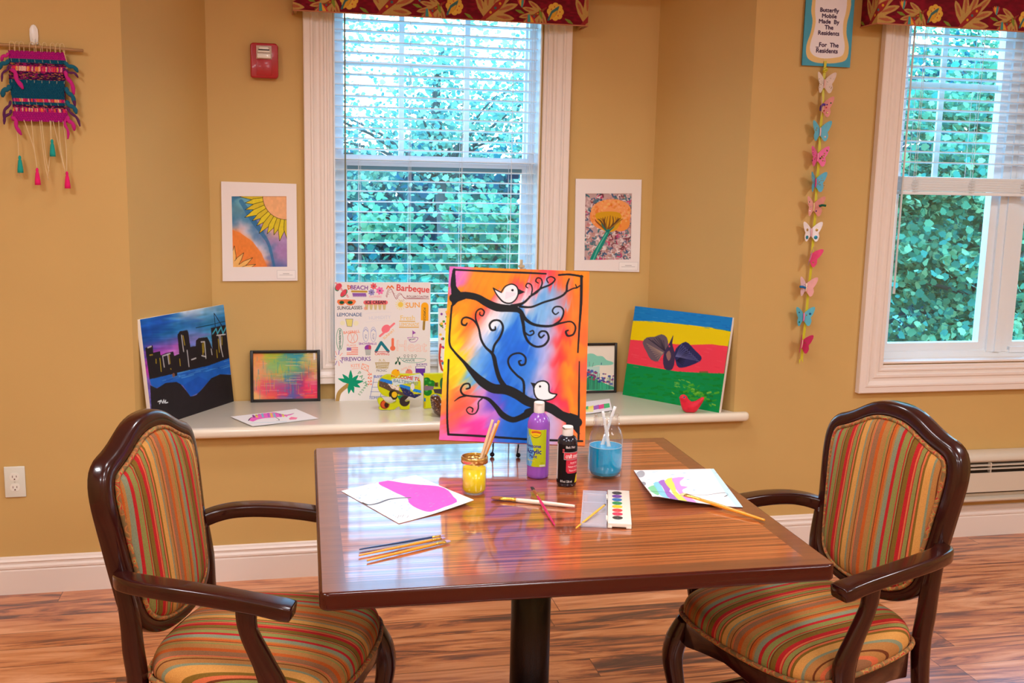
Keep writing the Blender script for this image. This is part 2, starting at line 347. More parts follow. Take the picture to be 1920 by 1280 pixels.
        d = (n+.6*n2)*jit*2; X = X+d*c_+n3*jit*.3*s_; Y = Y-d*s_+n3*jit*.3*c_; num = np.zeros((s.H, s.W, 3)); den = np.zeros((s.H, s.W)); k = sig*w_/880
        for x, y, c in ctrl:
            r2 = (X-x)**2+(Y-y)**2; w = np.exp(-r2/(2*k*k))+1e-3/(1+r2/(k*k))**2.2; num += w[..., None]*np.array(c, float); den += w
        s.a = num/den[..., None]*(1+.05*n2[..., None])
    def tex(s, amp, cy, cx, seed=3):
        n = noise2(s.H, s.W, cy, cx, seed)-.5; s.a = np.clip(s.a*(1+amp*n[..., None]), 0, 255)
    def out(s):
        a = np.clip(s.a, 0, 255).reshape(s.h, s.S, s.w, s.S, 3).mean((1, 3))/255; return np.where(a <= .04045, a/12.92, ((a+.055)/1.055)**2.4)
def art_grid(name, art, fn, mat, parent=None, loc=None, rot=None, smooth=False, mask=None):
    """one vertex per cell centre (edges stretched to 0..1); fn(U,V)->(N,3) with U right, V down in 0..1"""
    c = art.out(); h, w = c.shape[:2]; U, V = np.meshgrid(np.linspace(0, 1, w), np.linspace(0, 1, h)); P = np.asarray(fn(U.ravel(), V.ravel()), float)
    i = np.arange(h*w).reshape(h, w); F = np.stack([i[:-1, :-1], i[1:, :-1], i[1:, 1:], i[:-1, 1:]], -1).reshape(-1, 4)
    if mask is not None: F = F[mask[:-1, :-1].ravel()]
    me = bpy.data.meshes.new(name); me.vertices.add(len(P)); me.vertices.foreach_set('co', P.astype(np.float32).ravel())
    me.loops.add(len(F)*4); me.loops.foreach_set('vertex_index', F.astype(np.int32).ravel()); me.polygons.add(len(F)); me.polygons.foreach_set('loop_start', np.arange(0, len(F)*4, 4, dtype=np.int32))
    me.update(calc_edges=True); at = me.color_attributes.new('paint', 'FLOAT_COLOR', 'POINT'); at.data.foreach_set('color', np.concatenate([c.reshape(-1, 3), np.ones((h*w, 1))], 1).astype(np.float32).ravel())
    me.validate(); return link(name, me, mat, parent, loc, rot, smooth)
def flat(w, h, y=0.0, z0=0.0): return lambda U, V: np.stack([(U-.5)*w, np.full_like(U, y), z0+(1-V)*h], -1)
# ================================================================== SETTING
W, B = 3.857, 4.30               # main window wall and the back of the alcove
AX0, AX1, BX0, BX1 = -.544, 1.796, -.296, 1.563
RX0, RX1, RY0, CZ, HZ, SZ = -2.6, 4.6, -2.6, 2.75, 2.33, .60
def st(name, mb, mat, parent=None, **k):
    o = mb.build(name, mat, parent, **k)
    if not parent: o['kind'] = 'structure'
    return o
m = MB(); m.box(RX0-.1, RX1+.1, RY0-.1, W+.12, -.1, 0); st('floor', m, floor_m)
m = MB(); m.box(RX0-.1, RX1+.1, RY0-.1, W+.15, CZ, CZ+.1); st('ceiling', m, ceil_m)
m = MB(); m.box(RX0, AX0, W, W+.15, 0, CZ)
st('wall_left', m, wall_m)
m = MB(); m.box(RX0-.12, RX0, RY0-.1, W+.15, 0, CZ); st('wall_west', m, wall_m)
m = MB(); m.box(RX1, RX1+.12, RY0-.1, W+.15, 0, CZ); st('wall_east', m, wall_m)
m = MB(); m.box(RX0-.1, RX1+.1, RY0-.12, RY0, 0, CZ); st('wall_rear', m, wall_m)
# right wall with the second window's opening
R0, R1, RZ0, RZ1 = 2.449, 3.66, .79, 2.38
m = MB(); m.box(AX1, R0, W, W+.15, 0, CZ); m.box(R1, RX1, W, W+.15, 0, CZ); m.box(R0, R1, W, W+.15, 0, RZ0); m.box(R0, R1, W, W+.15, RZ1, CZ)
st('wall_right', m, wall_m)
# wall under the sill and over the alcove mouth
m = MB(); m.box(AX0, AX1, W, W+.15, 0, SZ-.035); st('wall_below_sill', m, wall_m)
m = MB(); m.box(AX0, AX1, W, B+.15, HZ, CZ+.1); st('wall_over_alcove', m, wall_m)
# alcove: splayed sides and back with opening
C0, C1, CZ0, CZ1 = .192, 1.049, .785, 2.28
def splay(name, a, b, sgn):
    m = MB(); m.prism([(a[0], a[1]), (b[0], b[1]), (b[0], b[1]+.15), (a[0]-sgn*.16, b[1]+.15), (a[0]-sgn*.16, a[1]+.01), (a[0]-.0001*sgn, a[1]+.01)], HZ-SZ+.035, (0, 0, SZ-.035), (1, 0, 0), (0, 1, 0)); return st(name, m, wall_m)
splay('wall_alcove_left', (AX0, W), (BX0, B), 1); splay('wall_alcove_right', (AX1, W), (BX1, B), -1)
m = MB(); m.box(BX0, C0, B, B+.15, SZ-.035, HZ); m.box(C1, BX1, B, B+.15, SZ-.035, HZ); m.box(C0, C1, B, B+.15, SZ-.035, CZ0); m.box(C0, C1, B, B+.15, CZ1, HZ)
st('wall_alcove_back', m, wall_m)
# display sill: rounded nose, small ears past the alcove mouth
m = MB(); ny = 3.808
m.prism([(AX0-.05, W-.002), (AX0-.055, W-.02), (AX0-.045, ny+.01), (AX0-.03, ny), (AX1+.035, ny), (AX1+.05, ny+.01), (AX1+.058, W-.02), (AX1+.05, W-.002), (AX1-.001, W-.002), (BX1, B-.002), (BX0, B-.002), (AX0+.001, W-.002)], .036, (0, 0, SZ-.036), (1, 0, 0), (0, 1, 0))
o = st('trim_1', m, sill_m); bevel(o, .014, 4, 60)
# baseboards
BBP = [(0, 0), (.017, 0), (.017, .088), (.014, .094), (.019, .098), (.019, .105), (.012, .112), (.012, .120), (.016, .123), (.010, .130), (.008, .136), (.004, .139), (0, .139)]
def baseboard(name, x0, x1):
    m = MB(); n = len(BBP); vs = [(x, W-p, z) for x in (x0, x1) for p, z in BBP]
    m.add(vs, [(i, i+1, n+i+1, n+i) for i in range(n-1)]+[tuple(range(n-1, -1, -1)), tuple(range(n, 2*n))]); return st(name, m, trim_m)
baseboard('baseboard_left', RX0, -.552); baseboard('baseboard_back', -.549, RX1)
def casing(mb, x0, x1, z0, z1, y, w=.116, t=.034):
    """mitred picture-frame casing; outer rectangle x0..x1, z0..z1, on wall plane y"""
    pr = [(0, 0), (0, .82), (.03, .9), (.22, .9), (.25, 1), (.31, 1), (.34, .8), (.44, .62), (.52, .62), (.58, .78), (.66, .78), (.70, .5), (.78, .5), (.80, .62), (.86, .62), (.88, .4), (.97, .4), (1, .3), (1, 0)]
    vs = []
    for d, p in pr:
        d *= w
        for (x, z) in ((x0+d, z0+d), (x1-d, z0+d), (x1-d, z1-d), (x0+d, z1-d)): vs.append((x, y-p*t, z))
    fs = [(j*4+i, j*4+(i+1) % 4, (j+1)*4+(i+1) % 4, (j+1)*4+i) for j in range(len(pr)-1) for i in range(4)]
    mb.add(vs, fs)
def wframe(mb, x0, x1, z0, z1, y0, y1, b):
    mb.box(x0, x0+b, y0, y1, z0, z1); mb.box(x1-b, x1, y0, y1, z0, z1); mb.box(x0+b, x1-b, y0, y1, z0, z0+b); mb.box(x0+b, x1-b, y0, y1, z1-b, z1)
# window 1
w1 = thing('window_1', None, None, (0, 0, 0)); w1['kind'] = 'structure'
m = MB(); casing(m, .075, 1.174, .666, 2.40, B-.001); m.build('window_casing', trim_m, w1)
m = MB()
for (a, b, c, d) in ((C0-.0, C0+.006, CZ0, CZ1), (C1-.006, C1, CZ0, CZ1), (C0, C1, CZ0-.002, CZ0+.006), (C0, C1, CZ1-.006, CZ1+.002)): m.box(a, b, B-.012, B+.149, c, d)
m.build('window_jamb', vinyl_m, w1)
m = MB(); wframe(m, C0+.006, C1-.006, CZ0+.006, CZ1-.006, B+.065, B+.125, .03)
m.box(C0+.031, C1-.031, B+.069, B+.121, 1.567, 1.612)                 # meeting rail
wframe(m, .216, 1.026, .80, 1.60, B+.075, B+.10, .034); wframe(m, .216, 1.026, 1.58, 2.25, B+.1, B+.122, .022)
m.build('window_frame', vinyl_m, w1)
m = MB(); m.box(.25, .992, B+.07, B+.074, 1.548, 1.567); m.build('rail_shadow_strip', plain('rail_shadow_grey', (96, 130, 140), .5), w1)  # grey strip that paints in the shadow gap below the meeting rail
m = MB()
for x in (.478, .755): m.box(x-.011, x+.011, B+.1035, B+.1145, 1.6, 2.24)
m.box(.23, 1.01, B+.105, B+.113, 1.972, 1.992); m.build('muntin', vinyl_m, w1)
m = MB(); m.box(.245, .998, B+.086, B+.089, .83, 1.57); m.build('glass_pane', pane_m, w1)
m = MB(); m.box(.235, 1.005, B+.110, B+.112, 1.6, 2.23); m.build('glass_pane', pane_m, w1)
m = MB(); m.box(.93, .982, B+.082, B+.0855, 1.525, 1.552); m.build('sash_sticker', plain('sticker_grey', (60, 92, 128), .5), w1)
m = MB(); m.box(.978, .990, B+.0, B+.012, 1.125, 1.185); m.box(.970, .998, B-.006, B+.006, 1.150, 1.162); m.box(.986, 1.004, B-.004, B+.004, 1.135, 1.148); bevel(m.build('cord_cleat', plain('beige_cleat', (206, 186, 150), .5), w1), .002)
# window 2
w2 = thing('window_2', None, None, (0, 0, 0)); w2['kind'] = 'structure'
m = MB(); casing(m, 2.342, 3.767, .666, 2.50, W-.001, .116, .036); m.build('window_casing', trim_m, w2)
m = MB()
for (a, b, c, d) in ((R0, R0+.006, RZ0, RZ1), (R1-.006, R1, RZ0, RZ1), (R0, R1, RZ0-.002, RZ0+.006), (R0, R1, RZ1-.006, RZ1+.002)): m.box(a, b, W-.012, W+.149, c, d)
m.build('window_jamb', trim_m, w2)
m = MB(); y0, y1 = W+.06, W+.13
wframe(m, R0+.006, R1-.006, RZ0+.006, RZ1-.006, y0, y1, .03); m.box(3.0, 3.10, y0-.004, y1, RZ0+.03, RZ1-.03); m.box(3.035, 3.065, y0-.012, y0, RZ0+.03, RZ1-.03)
wframe(m, 2.485, 3.0, .825, 2.345, y0+.01, y1-.02, .036); wframe(m, 3.10, 3.625, .825, 2.345, y0+.01, y1-.02, .036)
m.box(3.115, 3.2, y0-.006, y0+.012, .815, .84)
m.build('window_frame', vinyl_m, w2)
m = MB()
for x in (2.70, 3.37): m.box(x-.012, x+.012, y0+.0345, y0+.0455, 1.53, 2.31)
m.box(2.52, 2.965, y0+.036, y0+.044, 1.94, 1.962); m.box(3.135, 3.59, y0+.036, y0+.044, 1.94, 1.962); m.build('muntin', vinyl_m, w2)
for a, b in ((2.515, 2.97), (3.13, 3.595)):
    m = MB(); m.box(a, b, y0+.03, y0+.033, .855, 2.315); m.build('glass_pane', pane_m, w2)
# ================================================================== BLINDS
def slat(mb, x0, x1, y, z, tilt=-.07, d=.048):
    vs = []; n = 5
    for x in (x0, x1):
        for k in range(n):
            t = k/(n-1)*2-1; vs.append((x, y+t*d/2, z+t*d/2*tilt+.0016*(1-t*t)))
            vs.append((x, y+t*d/2, z+t*d/2*tilt+.0016*(1-t*t)-.0028))
    q = 2*n; fs = []
    for k in range(n-1):
        a = 2*k; fs += [(a, a+2, q+a+2, q+a), (a+1, q+a+1, q+a+3, a+3)]
    fs += [(0, q, q+1, 1), (2*n-2, 2*n-1, q+2*n-1, q+2*n-2), tuple(range(0, q, 2))+tuple(range(q-1, 0, -2)), tuple(range(q, 2*q, 2))[::-1]+tuple(range(q+1, 2*q, 2))]
    mb.add(vs, fs)
def blind(label, x0, x1, y, ztop, zlow, zphase, stack, ladders, wand, cords):
    t = thing('window_blind', label, 'blind', (0, 0, 0), group=None)
    m = MB(); z = zphase+math.ceil((zlow-zphase)/.0425)*.0425
    while z < ztop-.05: slat(m, x0, x1, y, z); z += .0425
    for k in range(stack[1]): slat(m, x0, x1, y+.001*math.sin(k*2), stack[0]+.012+k*stack[2], 0)
    m.build('slats', slat_m, t, smooth=False)
    m = MB(); m.box(x0, x1, y-.026, y+.026, stack[0]-.006, stack[0]+.008); bevel(m.build('bottom_rail', slat_m, t), .002)
    m = MB(); m.box(x0, x1, y-.028, y+.028, ztop-.045, ztop); m.build('headrail', slat_m, t)
    m = MB()
    for x in ladders:
        for dy in (-.0255, .0255): m.sweep([(x, y+dy, stack[0]), (x, y+dy, ztop-.04)], (.0018, .0018), n=5, smooth=1, up=(0, 1, 0))
        m.sweep([(x+.008, y, stack[0]), (x+.008, y, ztop-.04)], (.0016, .0016), n=5, smooth=1, up=(0, 1, 0))
        if stack[1] > 6:
            for k in range(9): m.sweep([(x-.014+.003*math.sin(k), y-.027, stack[0]+.006+k*.006), (x, y-.031, stack[0]+.004+k*.006+.003*math.cos(k*3)), (x+.015, y-.027, stack[0]+.008+k*.006)], (.0018, .0018), n=5, smooth=3)
    m.build('ladder_cords', plain('cord_white', (226, 230, 232), .7), t)
    m = MB(); m.sweep([(wand[0], y-.034, wand[2]), (wand[0], y-.034, ztop-.05)], (.007, .007), n=8, smooth=1, up=(0, 1, 0)); m.sweep([(wand[0], y-.034, wand[2]-.004), (wand[0], y-.034, wand[2]+.02)], (.010, .010), n=8, smooth=1, up=(0, 1, 0)); m.build('tilt_wand', wand[1], t)
    m = MB()
    for x, zz in cords: m.sweep([(x, y-.03, zz), (x+.002, y-.03, ztop-.05)], (.002, .002), n=5, smooth=1, up=(0, 1, 0))
    if cords: m.build('pull_cords', plain('cord_white', (226, 230, 232), .7), t)
    return t
blind('white slatted blind let all the way down in the alcove window', .199, 1.036, B+.028, 2.27, .88, 1.549, (.80, 5, .006), (.295, .502, .719, .931), (.2385, plain('wand_clear_grey', (120, 128, 112), .3), .79), [(1.008, .85), (1.018, .9)])
blind('white slatted blind raised to half height with its slats bunched in the right window', 2.487, 3.62, W+.018, 2.37, 1.60, 1.588, (1.503, 18, .0032), (2.542, 2.807, 3.056, 3.3), (2.478, plain('wand_pale', (206, 210, 208), .3), 1.09), [(2.53, 1.56)])
# ================================================================== VALANCES: floral fabric boxes
def floral(w, h, seed, zoom=1.0):
    A = Art(int(w*900), int(h*900), [(0, 0), (w*1000, 0), (w*1000, h*1000), (0, h*1000)], (116, 14, 34)); rs = random.Random(seed)
    A.tex(.35, 30, 90)
    def leafy(x, y, s, rot, base=(186, 150, 84), inn=(170, 96, 66)):
        for k in range(-3, 4):
            a = rot+k*.42; L = s*(1.0-.09*abs(k)); ox, oy = x+math.cos(rot)*s*.25*(3-abs(k))/3, y+math.sin(rot)*s*.25*(3-abs(k))/3
            A.line([(x, y, s*.12), (ox+math.cos(a)*L*.45, oy+math.sin(a)*L*.45, s*.24), (ox+math.cos(a)*L*.8, oy+math.sin(a)*L*.8, s*.17), (ox+math.cos(a)*L, oy+math.sin(a)*L, s*.02)], base)
            A.line([(ox+math.cos(a)*L*.35, oy+math.sin(a)*L*.35, s*.03), (ox+math.cos(a)*L*.65, oy+math.sin(a)*L*.65, s*.10), (ox+math.cos(a)*L*.85, oy+math.sin(a)*L*.85, s*.02)], inn)
        A.line([(x-math.cos(rot)*s*.3, y-math.sin(rot)*s*.3, s*.05), (x+math.cos(rot)*s*.5, y+math.sin(rot)*s*.5, s*.22), (x+math.cos(rot)*s*.8, y+math.sin(rot)*s*.8, s*.03)], (150, 44, 44))
        for k in range(3): A.dot(x+math.cos(rot)*s*(.2+.2*k), y+math.sin(rot)*s*(.2+.2*k), s*.04, [(214, 160, 40), (70, 110, 110), (214, 160, 40)][k])
    def flower(x, y, s):
        for k in range(8): A.dot(x+math.cos(k*.785)*s*.7, y+math.sin(k*.785)*s*.7, s*.42, (222, 176, 70))
        A.dot(x, y, s*.75, (226, 180, 72)); A.dot(x, y, s*.28, (196, 84, 70))
        for k in range(7): A.dot(x+math.cos(k*.9)*s*.6, y+math.sin(k*.9)*s*.6, s*.09, (196, 84, 60))
    def tulip(x, y, s, rot):
        for k, c in ((-1, (196, 76, 70)), (0, (214, 120, 90)), (1, (196, 76, 70)), (-.5, (226, 170, 60)), (.5, (70, 150, 150))):
            a = rot+k*.5; A.line([(x, y, s*.2), (x+math.cos(a)*s*.6, y+math.sin(a)*s*.6, s*.3), (x+math.cos(a)*s, y+math.sin(a)*s, s*.04)], c)
    def leaf(x, y, s, rot, c=(122, 140, 50)):
        A.line([(x, y, s*.08), (x+math.cos(rot)*s*.5, y+math.sin(rot)*s*.5, s*.34), (x+math.cos(rot)*s, y+math.sin(rot)*s, s*.02)], c)
    P = 196*zoom; H0 = h*1000
    for i in range(-1, int(w*1000/P)+2):
        x = i*P+seed*17
        for j, yy in enumerate((H0-22, H0-22-P*.72)):
            x_ = x+j*P*.5
            leafy(x_+30, yy+8, 62*zoom, -.75); flower(x_+150*zoom, yy-26, 15*zoom); leafy(x_+122*zoom, yy-24, 42*zoom, 2.5)
            A.line([(x_+88*zoom, yy+14), (x_+104*zoom, yy-8), (x_+120*zoom, yy-14), (x_+126*zoom, yy-34)], (120, 96, 44), 3)
            tulip(x_+98*zoom, yy-6, 22*zoom, 1.3); tulip(x_+84*zoom, yy-38, 15*zoom, -1.7); leaf(x_+72*zoom, yy-24, 18*zoom, .3); leaf(x_+136*zoom, yy+8, 34*zoom, -.9, (64, 110, 112)); leaf(x_+140*zoom, yy+5, 22*zoom, -.9, (216, 160, 50)); leaf(x_+124*zoom, yy+4, 18*zoom, -1.9); leaf(x_+170*zoom, yy, 18*zoom, .5)
    A.tex(.10, 200, 400, 7); return A
cloth_m = artmat('valance_cloth', .8)
def valance(label, x0, x1, y, yw, z0, z1, seed):
    t = thing('window_valance', label, 'valance', (x0, y, z0)); w, h, d = x1-x0, z1-z0, yw-y-.002
    A = floral(w+2*d, h, seed, 2.1)
    # cloth wraps the two ends and the front as one strip
    def fn(U, V):
        s = U*(w+2*d)-d; X = np.clip(s, 0, w); Y = np.where(s < 0, -s, np.where(s > w, s-w, 0)); return np.stack([X, Y, (1-V)*h], -1)
    art_grid('floral_cloth', A, fn, cloth_m, t)
    m = MB(); m.box(.004, w-.004, .004, .016, .002, h); m.box(.004, .016, .004, d, .002, h); m.box(w-.016, w-.004, .004, d, .002, h); m.box(.004, w-.004, .004, d, h-.012, h)
    m.build('wooden_box', plain('valance_board', (186, 140, 80), .6), t)
    m = MB(); m.sweep([(0, d, -.001), (0, 0, -.001), (w, 0, -.001), (w, d, -.001)], (.006, .005), smooth=1); m.build('welt', plain('valance_welt', (190, 120, 80), .7), t)
valance('red floral fabric valance over the alcove window', .036, 1.212, B-.12, B, 2.148, 2.328, 1)
valance('red floral fabric valance over the window on the right', 2.245, 3.86, W-.12, W, 2.152, 2.42, 3)
# ================================================================== TABLE
TX, TY, TS, TA, TZ = .0517, 1.8766, 1.067, -.0173, .75
tb = thing('square_table', 'large square pedestal table with a striped wood top and dark glossy edge', 'table', (TX, TY, 0), TA)
def rrect(x0, x1, y0, y1, r, n=5):
    P = []
    for cx, cy, a0 in ((x1-r, y0+r, -90), (x1-r, y1-r, 0), (x0+r, y1-r, 90), (x0+r, y0+r, 180)):
        for k in range(n+1):
            a = math.radians(a0+90*k/n); P.append((cx+r*math.cos(a), cy+r*math.sin(a)))
    return P
m = MB(); m.prism(rrect(0, TS, 0, TS, .02), .036, (0, 0, TZ-.037), (1, 0, 0), (0, 1, 0)); bevel(m.build('edge_band', edge_m, tb), .006, 3, 50)
m = MB(); e = .0065; i_ = .052; o_ = [(e, e), (TS-e, e), (TS-e, TS-e), (e, TS-e)]; n_ = [(i_, i_), (TS-i_, i_), (TS-i_, TS-i_), (i_, TS-i_)]
for k in range(4):
    a, b, c, d = o_[k], o_[(k+1) % 4], n_[(k+1) % 4], n_[k]; m.prism([a, b, c, d], .0012, (0, 0, TZ-.0012), (1, 0, 0), (0, 1, 0))
m.build('border', border_m, tb)
m = MB(); m.box(i_, TS-i_, i_, TS-i_, TZ-.0012, TZ); m.build('laminate_panel', top_m, tb)
m = MB(); m.lathe([(.0505, .04), (.0505, TZ-.05)], 40, (TS/2, TS/2, 0)); m.build('pedestal_column', plain('dark_powder_coat', (14, 5, 8), .35, .4, bump=.2, bscale=300), tb, smooth=False)
tb.children[-1].data.polygons.foreach_set('use_smooth', [len(p.vertices) == 4 for p in tb.children[-1].data.polygons])
m = MB(); m.lathe([(.29, 0), (.29, .012), (.24, .022), (.08, .045), (.052, .06)], 48, (TS/2, TS/2, 0)); m.build('round_base', plain('dark_powder_coat', (30, 14, 16), .3), tb)
m = MB()
for a in (0, math.pi/2): m.box(-.28, .28, -.025, .025, -.014, 0, Matrix.Translation((TS/2, TS/2, TZ-.037)) @ Matrix.Rotation(a, 4, 'Z'))
m.build('top_bracket', plain('dark_powder_coat', (30, 14, 16), .3), tb)
# ================================================================== ARMCHAIR
def make_chair(label):
    t = thing('armchair', label, 'chair', group='armchairs at the table')
    bx = lambda z: -(.216+.142*(z-.5))
    half_o = [(0, .988), (.035, .986), (.070, .977), (.100, .962), (.128, .946), (.156, .933), (.184, .922), (.205, .902), (.216, .872), (.2185, .838), (.216, .80), (.210, .75), (.203, .69), (.196, .64), (.187, .585), (.166, .545), (.13, .518), (.09, .503), (.045, .496)]
    half_i = [(0, .948), (.030, .946), (.060, .939), (.088, .926), (.112, .913), (.135, .902), (.156, .890), (.170, .871), (.1765, .845), (.177, .815), (.1745, .78), (.170, .735), (.164, .68), (.156, .635), (.142, .592), (.120, .562), (.093, .542), (.064, .531), (.032, .526)]
    def full(h, zb): return h+[(0, zb)]+[(-a, b) for a, b in reversed(h[1:])]
    O, I = full(half_o, .494), full(half_i, .524)
    sm_ = lambda L_: [(v.x, v.y) for v in crom([Vector((a, b, 0)) for a, b in L_], [(0, 0)]*len(L_), 2, True)[0]]
    O = sm_(O); nO = len(O); I = []
    for q in range(nO):
        a_, b_ = Vector(O[q-1]), Vector(O[(q+1) % nO]); d_ = (b_-a_).normalized(); z_ = O[q][1]; wq = .037 if z_ > .6 else .037-.008*min(1, (.6-z_)/.08)
        I.append((O[q][0]+d_.y*wq*1.0, O[q][1]-d_.x*wq))
    for _ in range(2): I = [tuple((Vector(I[q-1])+Vector(I[q])*2+Vector(I[(q+1) % nO]))/4) for q in range(nO)]
    def bp(u, z, off): return (bx(z)+off-.25*u*u+.02, u, z)      # slightly wrapped, tilted back
    n = len(O)
    def loopm(rings):
        vs = [v for r in rings for v in r]; k = len(rings); m = MB(); m.add(vs, [(j*n+i, j*n+(i+1) % n, ((j+1) % k)*n+(i+1) % n, ((j+1) % k)*n+i) for j in range(k) for i in range(n)]); return m
    def mixr(f, off): return [bp(a[0]*(1-f)+b[0]*f, a[1]*(1-f)+b[1]*f, off) for a, b in zip(O, I)]
    loopm([mixr(0, -.022), mixr(-.01, -.010), mixr(.0, .004), mixr(.05, .010), mixr(.15, .0145), mixr(.32, .0165), mixr(.8, .0165), mixr(.93, .014), mixr(1, .008), mixr(1, -.018), mixr(.85, -.027), mixr(.15, -.027)]).build('back_frame', wood_m, t, smooth=True)
    # padded back: concentric rings up to a crown, front and rear
    def pad(d, lift, name):
        rings = []; cz = .735
        for f, q in ((1.0, 0), (.985, .35), (.93, .62), (.8, .84), (.6, .95), (.35, 1), (.12, 1)): rings.append([bp(u*f, cz+(z-cz)*f, d+lift*q) for u, z in I])
        m = MB(); vs = [v for r in rings for v in r]; k = len(rings); m.add(vs, [(j*n+i, j*n+(i+1) % n, (j+1)*n+(i+1) % n, (j+1)*n+i) for j in range(k-1) for i in range(n)]+[tuple((k-1)*n+i for i in range(n))])
        return m.build(name, fab_m, t, smooth=True)
    pad(.004, .034, 'back_cushion'); pad(-.018, -.012, 'rear_panel')
    m = MB(); m.sweep([bp(u*.985, .735+(z-.735)*.99, .017) for u, z in I], (.011, .011), up=(1, 0, 0), n=8, e=1, smooth=2, closed=True); m.build('back_piping', pipe_m, t, smooth=True)
    # seat
    S = []
    base = [(.262, 0), (.258, .09), (.244, .165), (.222, .212), (.185, .235), (.12, .243), (.03, .236), (-.06, .222), (-.14, .20), (-.185, .165), (-.205, .10), (-.210, 0)]
    S = base+[(a, -b) for a, b in reversed(base[1:-1])]; k = len(S)
    def ring(f, z, off=0): return [(.02+(x-.02)*f+(off*x/.26), y*f+(off*y/.25), z) for x, y in S]
    def rings_mesh(rs, cap0=True, cap1=True):
        m = MB(); q = len(rs); m.add([v for r in rs for v in r], [(j*k+i, j*k+(i+1) % k, (j+1)*k+(i+1) % k, (j+1)*k+i) for j in range(q-1) for i in range(k)]+([tuple(range(k-1, -1, -1))] if cap0 else [])+([tuple((q-1)*k+i for i in range(k))] if cap1 else [])); return m
    subsurf(rings_mesh([ring(.97, .428), ring(1.0, .436), ring(1.012, .452), ring(.985, .474), ring(.92, .490), ring(.78, .502), ring(.5, .511), ring(.2, .514)]).build('seat_cushion', seat_fab, t), 2)
    m = MB(); m.sweep([(x*1.012, y*1.012, .438) for x, y in S], (.012, .012), n=8, e=1, smooth=2, closed=True); m.build('seat_piping', pipe_m, t, smooth=True)
    # apron with a serpentine lower edge
    rs = []
    for f, top in ((1.0, 1), (1.0, 0), (.9, 0), (.9, 1)):
        r = []
        for x, y in S:
            dip = .022*math.cos(y/.24*math.pi*1.0)+.012 if x > .15 else (.018*math.cos((x+.0)/.2*math.pi*.9)+.005)
            r.append((.02+(x-.02)*f, y*f, .43 if top else .362+max(-.02, dip)))
        rs.append(r)
    m = MB(); m.add([v for r in rs for v in r], [(j*k+i, j*k+(i+1) % k, ((j+1) % 4)*k+(i+1) % k, ((j+1) % 4)*k+i) for j in range(4) for i in range(k)]); bevel(m.build('seat_rail', wood_m, t), .004)
    for s in (-1, 1):
        m = MB(); m.sweep([(.222, s*.196, .424), (.238, s*.208, .37), (.245, s*.215, .31), (.232, s*.203, .21), (.226, s*.197, .12), (.230, s*.2, .04), (.240, s*.208, 0)], [(.036, .036), (.05, .052), (.046, .048), (.036, .038), (.030, .032), (.030, .032), (.036, .036)], up=(1, 0, 0), n=12, smooth=4); m.build('leg', wood_m, t, smooth=True)
        m = MB(); m.sweep([(bx(.66)+.012, s*.192, .66), (bx(.58)+.012, s*.187, .58), (-.212, s*.183, .50), (-.205, s*.182, .42), (-.215, s*.184, .30), (-.245, s*.187, .15), (-.29, s*.19, 0)], [(.026, .034), (.036, .040), (.040, .042), (.040, .042), (.036, .038), (.032, .034), (.028, .030)], up=(1, 0, 0), n=12, smooth=4); m.build('leg', wood_m, t, smooth=True)
        # arm: leaves the back frame outward, sweeps forward
        m = MB(); m.sweep([(bx(.68)+.015, s*.196, .668), (-.20, s*.226, .676), (-.155, s*.25, .682), (-.08, s*.266, .684), (.02, s*.272, .680), (.11, s*.270, .671), (.165, s*.268, .663), (.184, s*.267, .660)], [(.034, .034), (.044, .033), (.050, .032), (.052, .032), (.050, .032), (.050, .032), (.054, .034), (.050, .030)], n=16, e=.3, smooth=5); m.build('arm', wood_m, t, smooth=True)
        m = MB(); m.sweep([(.085, s*.268, .658), (.088, s*.266, .61), (.118, s*.262, .54), (.138, s*.257, .48), (.132, s*.252, .43), (.120, s*.249, .378)], [(.028, .044), (.026, .038), (.026, .046), (.028, .062), (.028, .056), (.026, .046)], up=(1, 0, 0), n=12, e=.5, smooth=5); m.build('arm_post', wood_m, t, smooth=True)
        m = MB(); m.sweep([(.225, s*.198, .215), (0, s*.188, .205), (-.225, s*.185, .195)], (.018, .026), n=8, smooth=2); m.build('stretcher', wood_m, t)
    m = MB(); m.sweep([(0, -.188, .205), (0, .188, .205)], (.018, .026), n=8, smooth=1); m.build('stretcher', wood_m, t)
    return t
def copy_tree(o, parent=None):
    c = o.copy(); COL.objects.link(c); c.parent = parent
    for ch in list(o.children): copy_tree(ch, c)
    return c
ch = make_chair('striped armchair on the left facing right, its scuffed near arm beside the table')
ch.location = (-.074, 2.327, 0); ch.rotation_euler = (0, 0, -.363)
c2 = copy_tree(ch); c2['label'] = 'striped armchair on the right facing left, in front of the wall heater'
c2.location = (1.261, 2.221, 0); c2.rotation_euler = (0, 0, 3.427)
# ================================================================== ARTWORKS
def pose(o, x, y, z, a, lean, roll=0):
    """bottom-centre pose; a heading of the width axis, lean backwards, roll in plane"""
    o.matrix_world = Matrix.Translation((x, y, z)) @ Matrix.Rotation(a, 4, 'Z') @ Matrix.Rotation(-lean, 4, 'X') @ Matrix.Rotation(-roll, 4, 'Y')
def canvas_board(name, label, cat, w, h, art, mat, pos, d=.018, side=(238, 234, 228), group=None):
    m = MB(); m.box(-w/2, w/2, .0006, d, 0, h)
    o = m.build(name, plain('canvas_side_%d_%d_%d' % side, side, .7), None); bevel(o, .0015, 2); tag(o, label, cat, group)
    art_grid('painted_face', art, flat(w, h), mat, o); pose(o, *pos); return o
paint_m = artmat('acrylic_paint', .5); paper_m = artmat('marker_paper', .75); print_m = artmat('printed_label', .45)
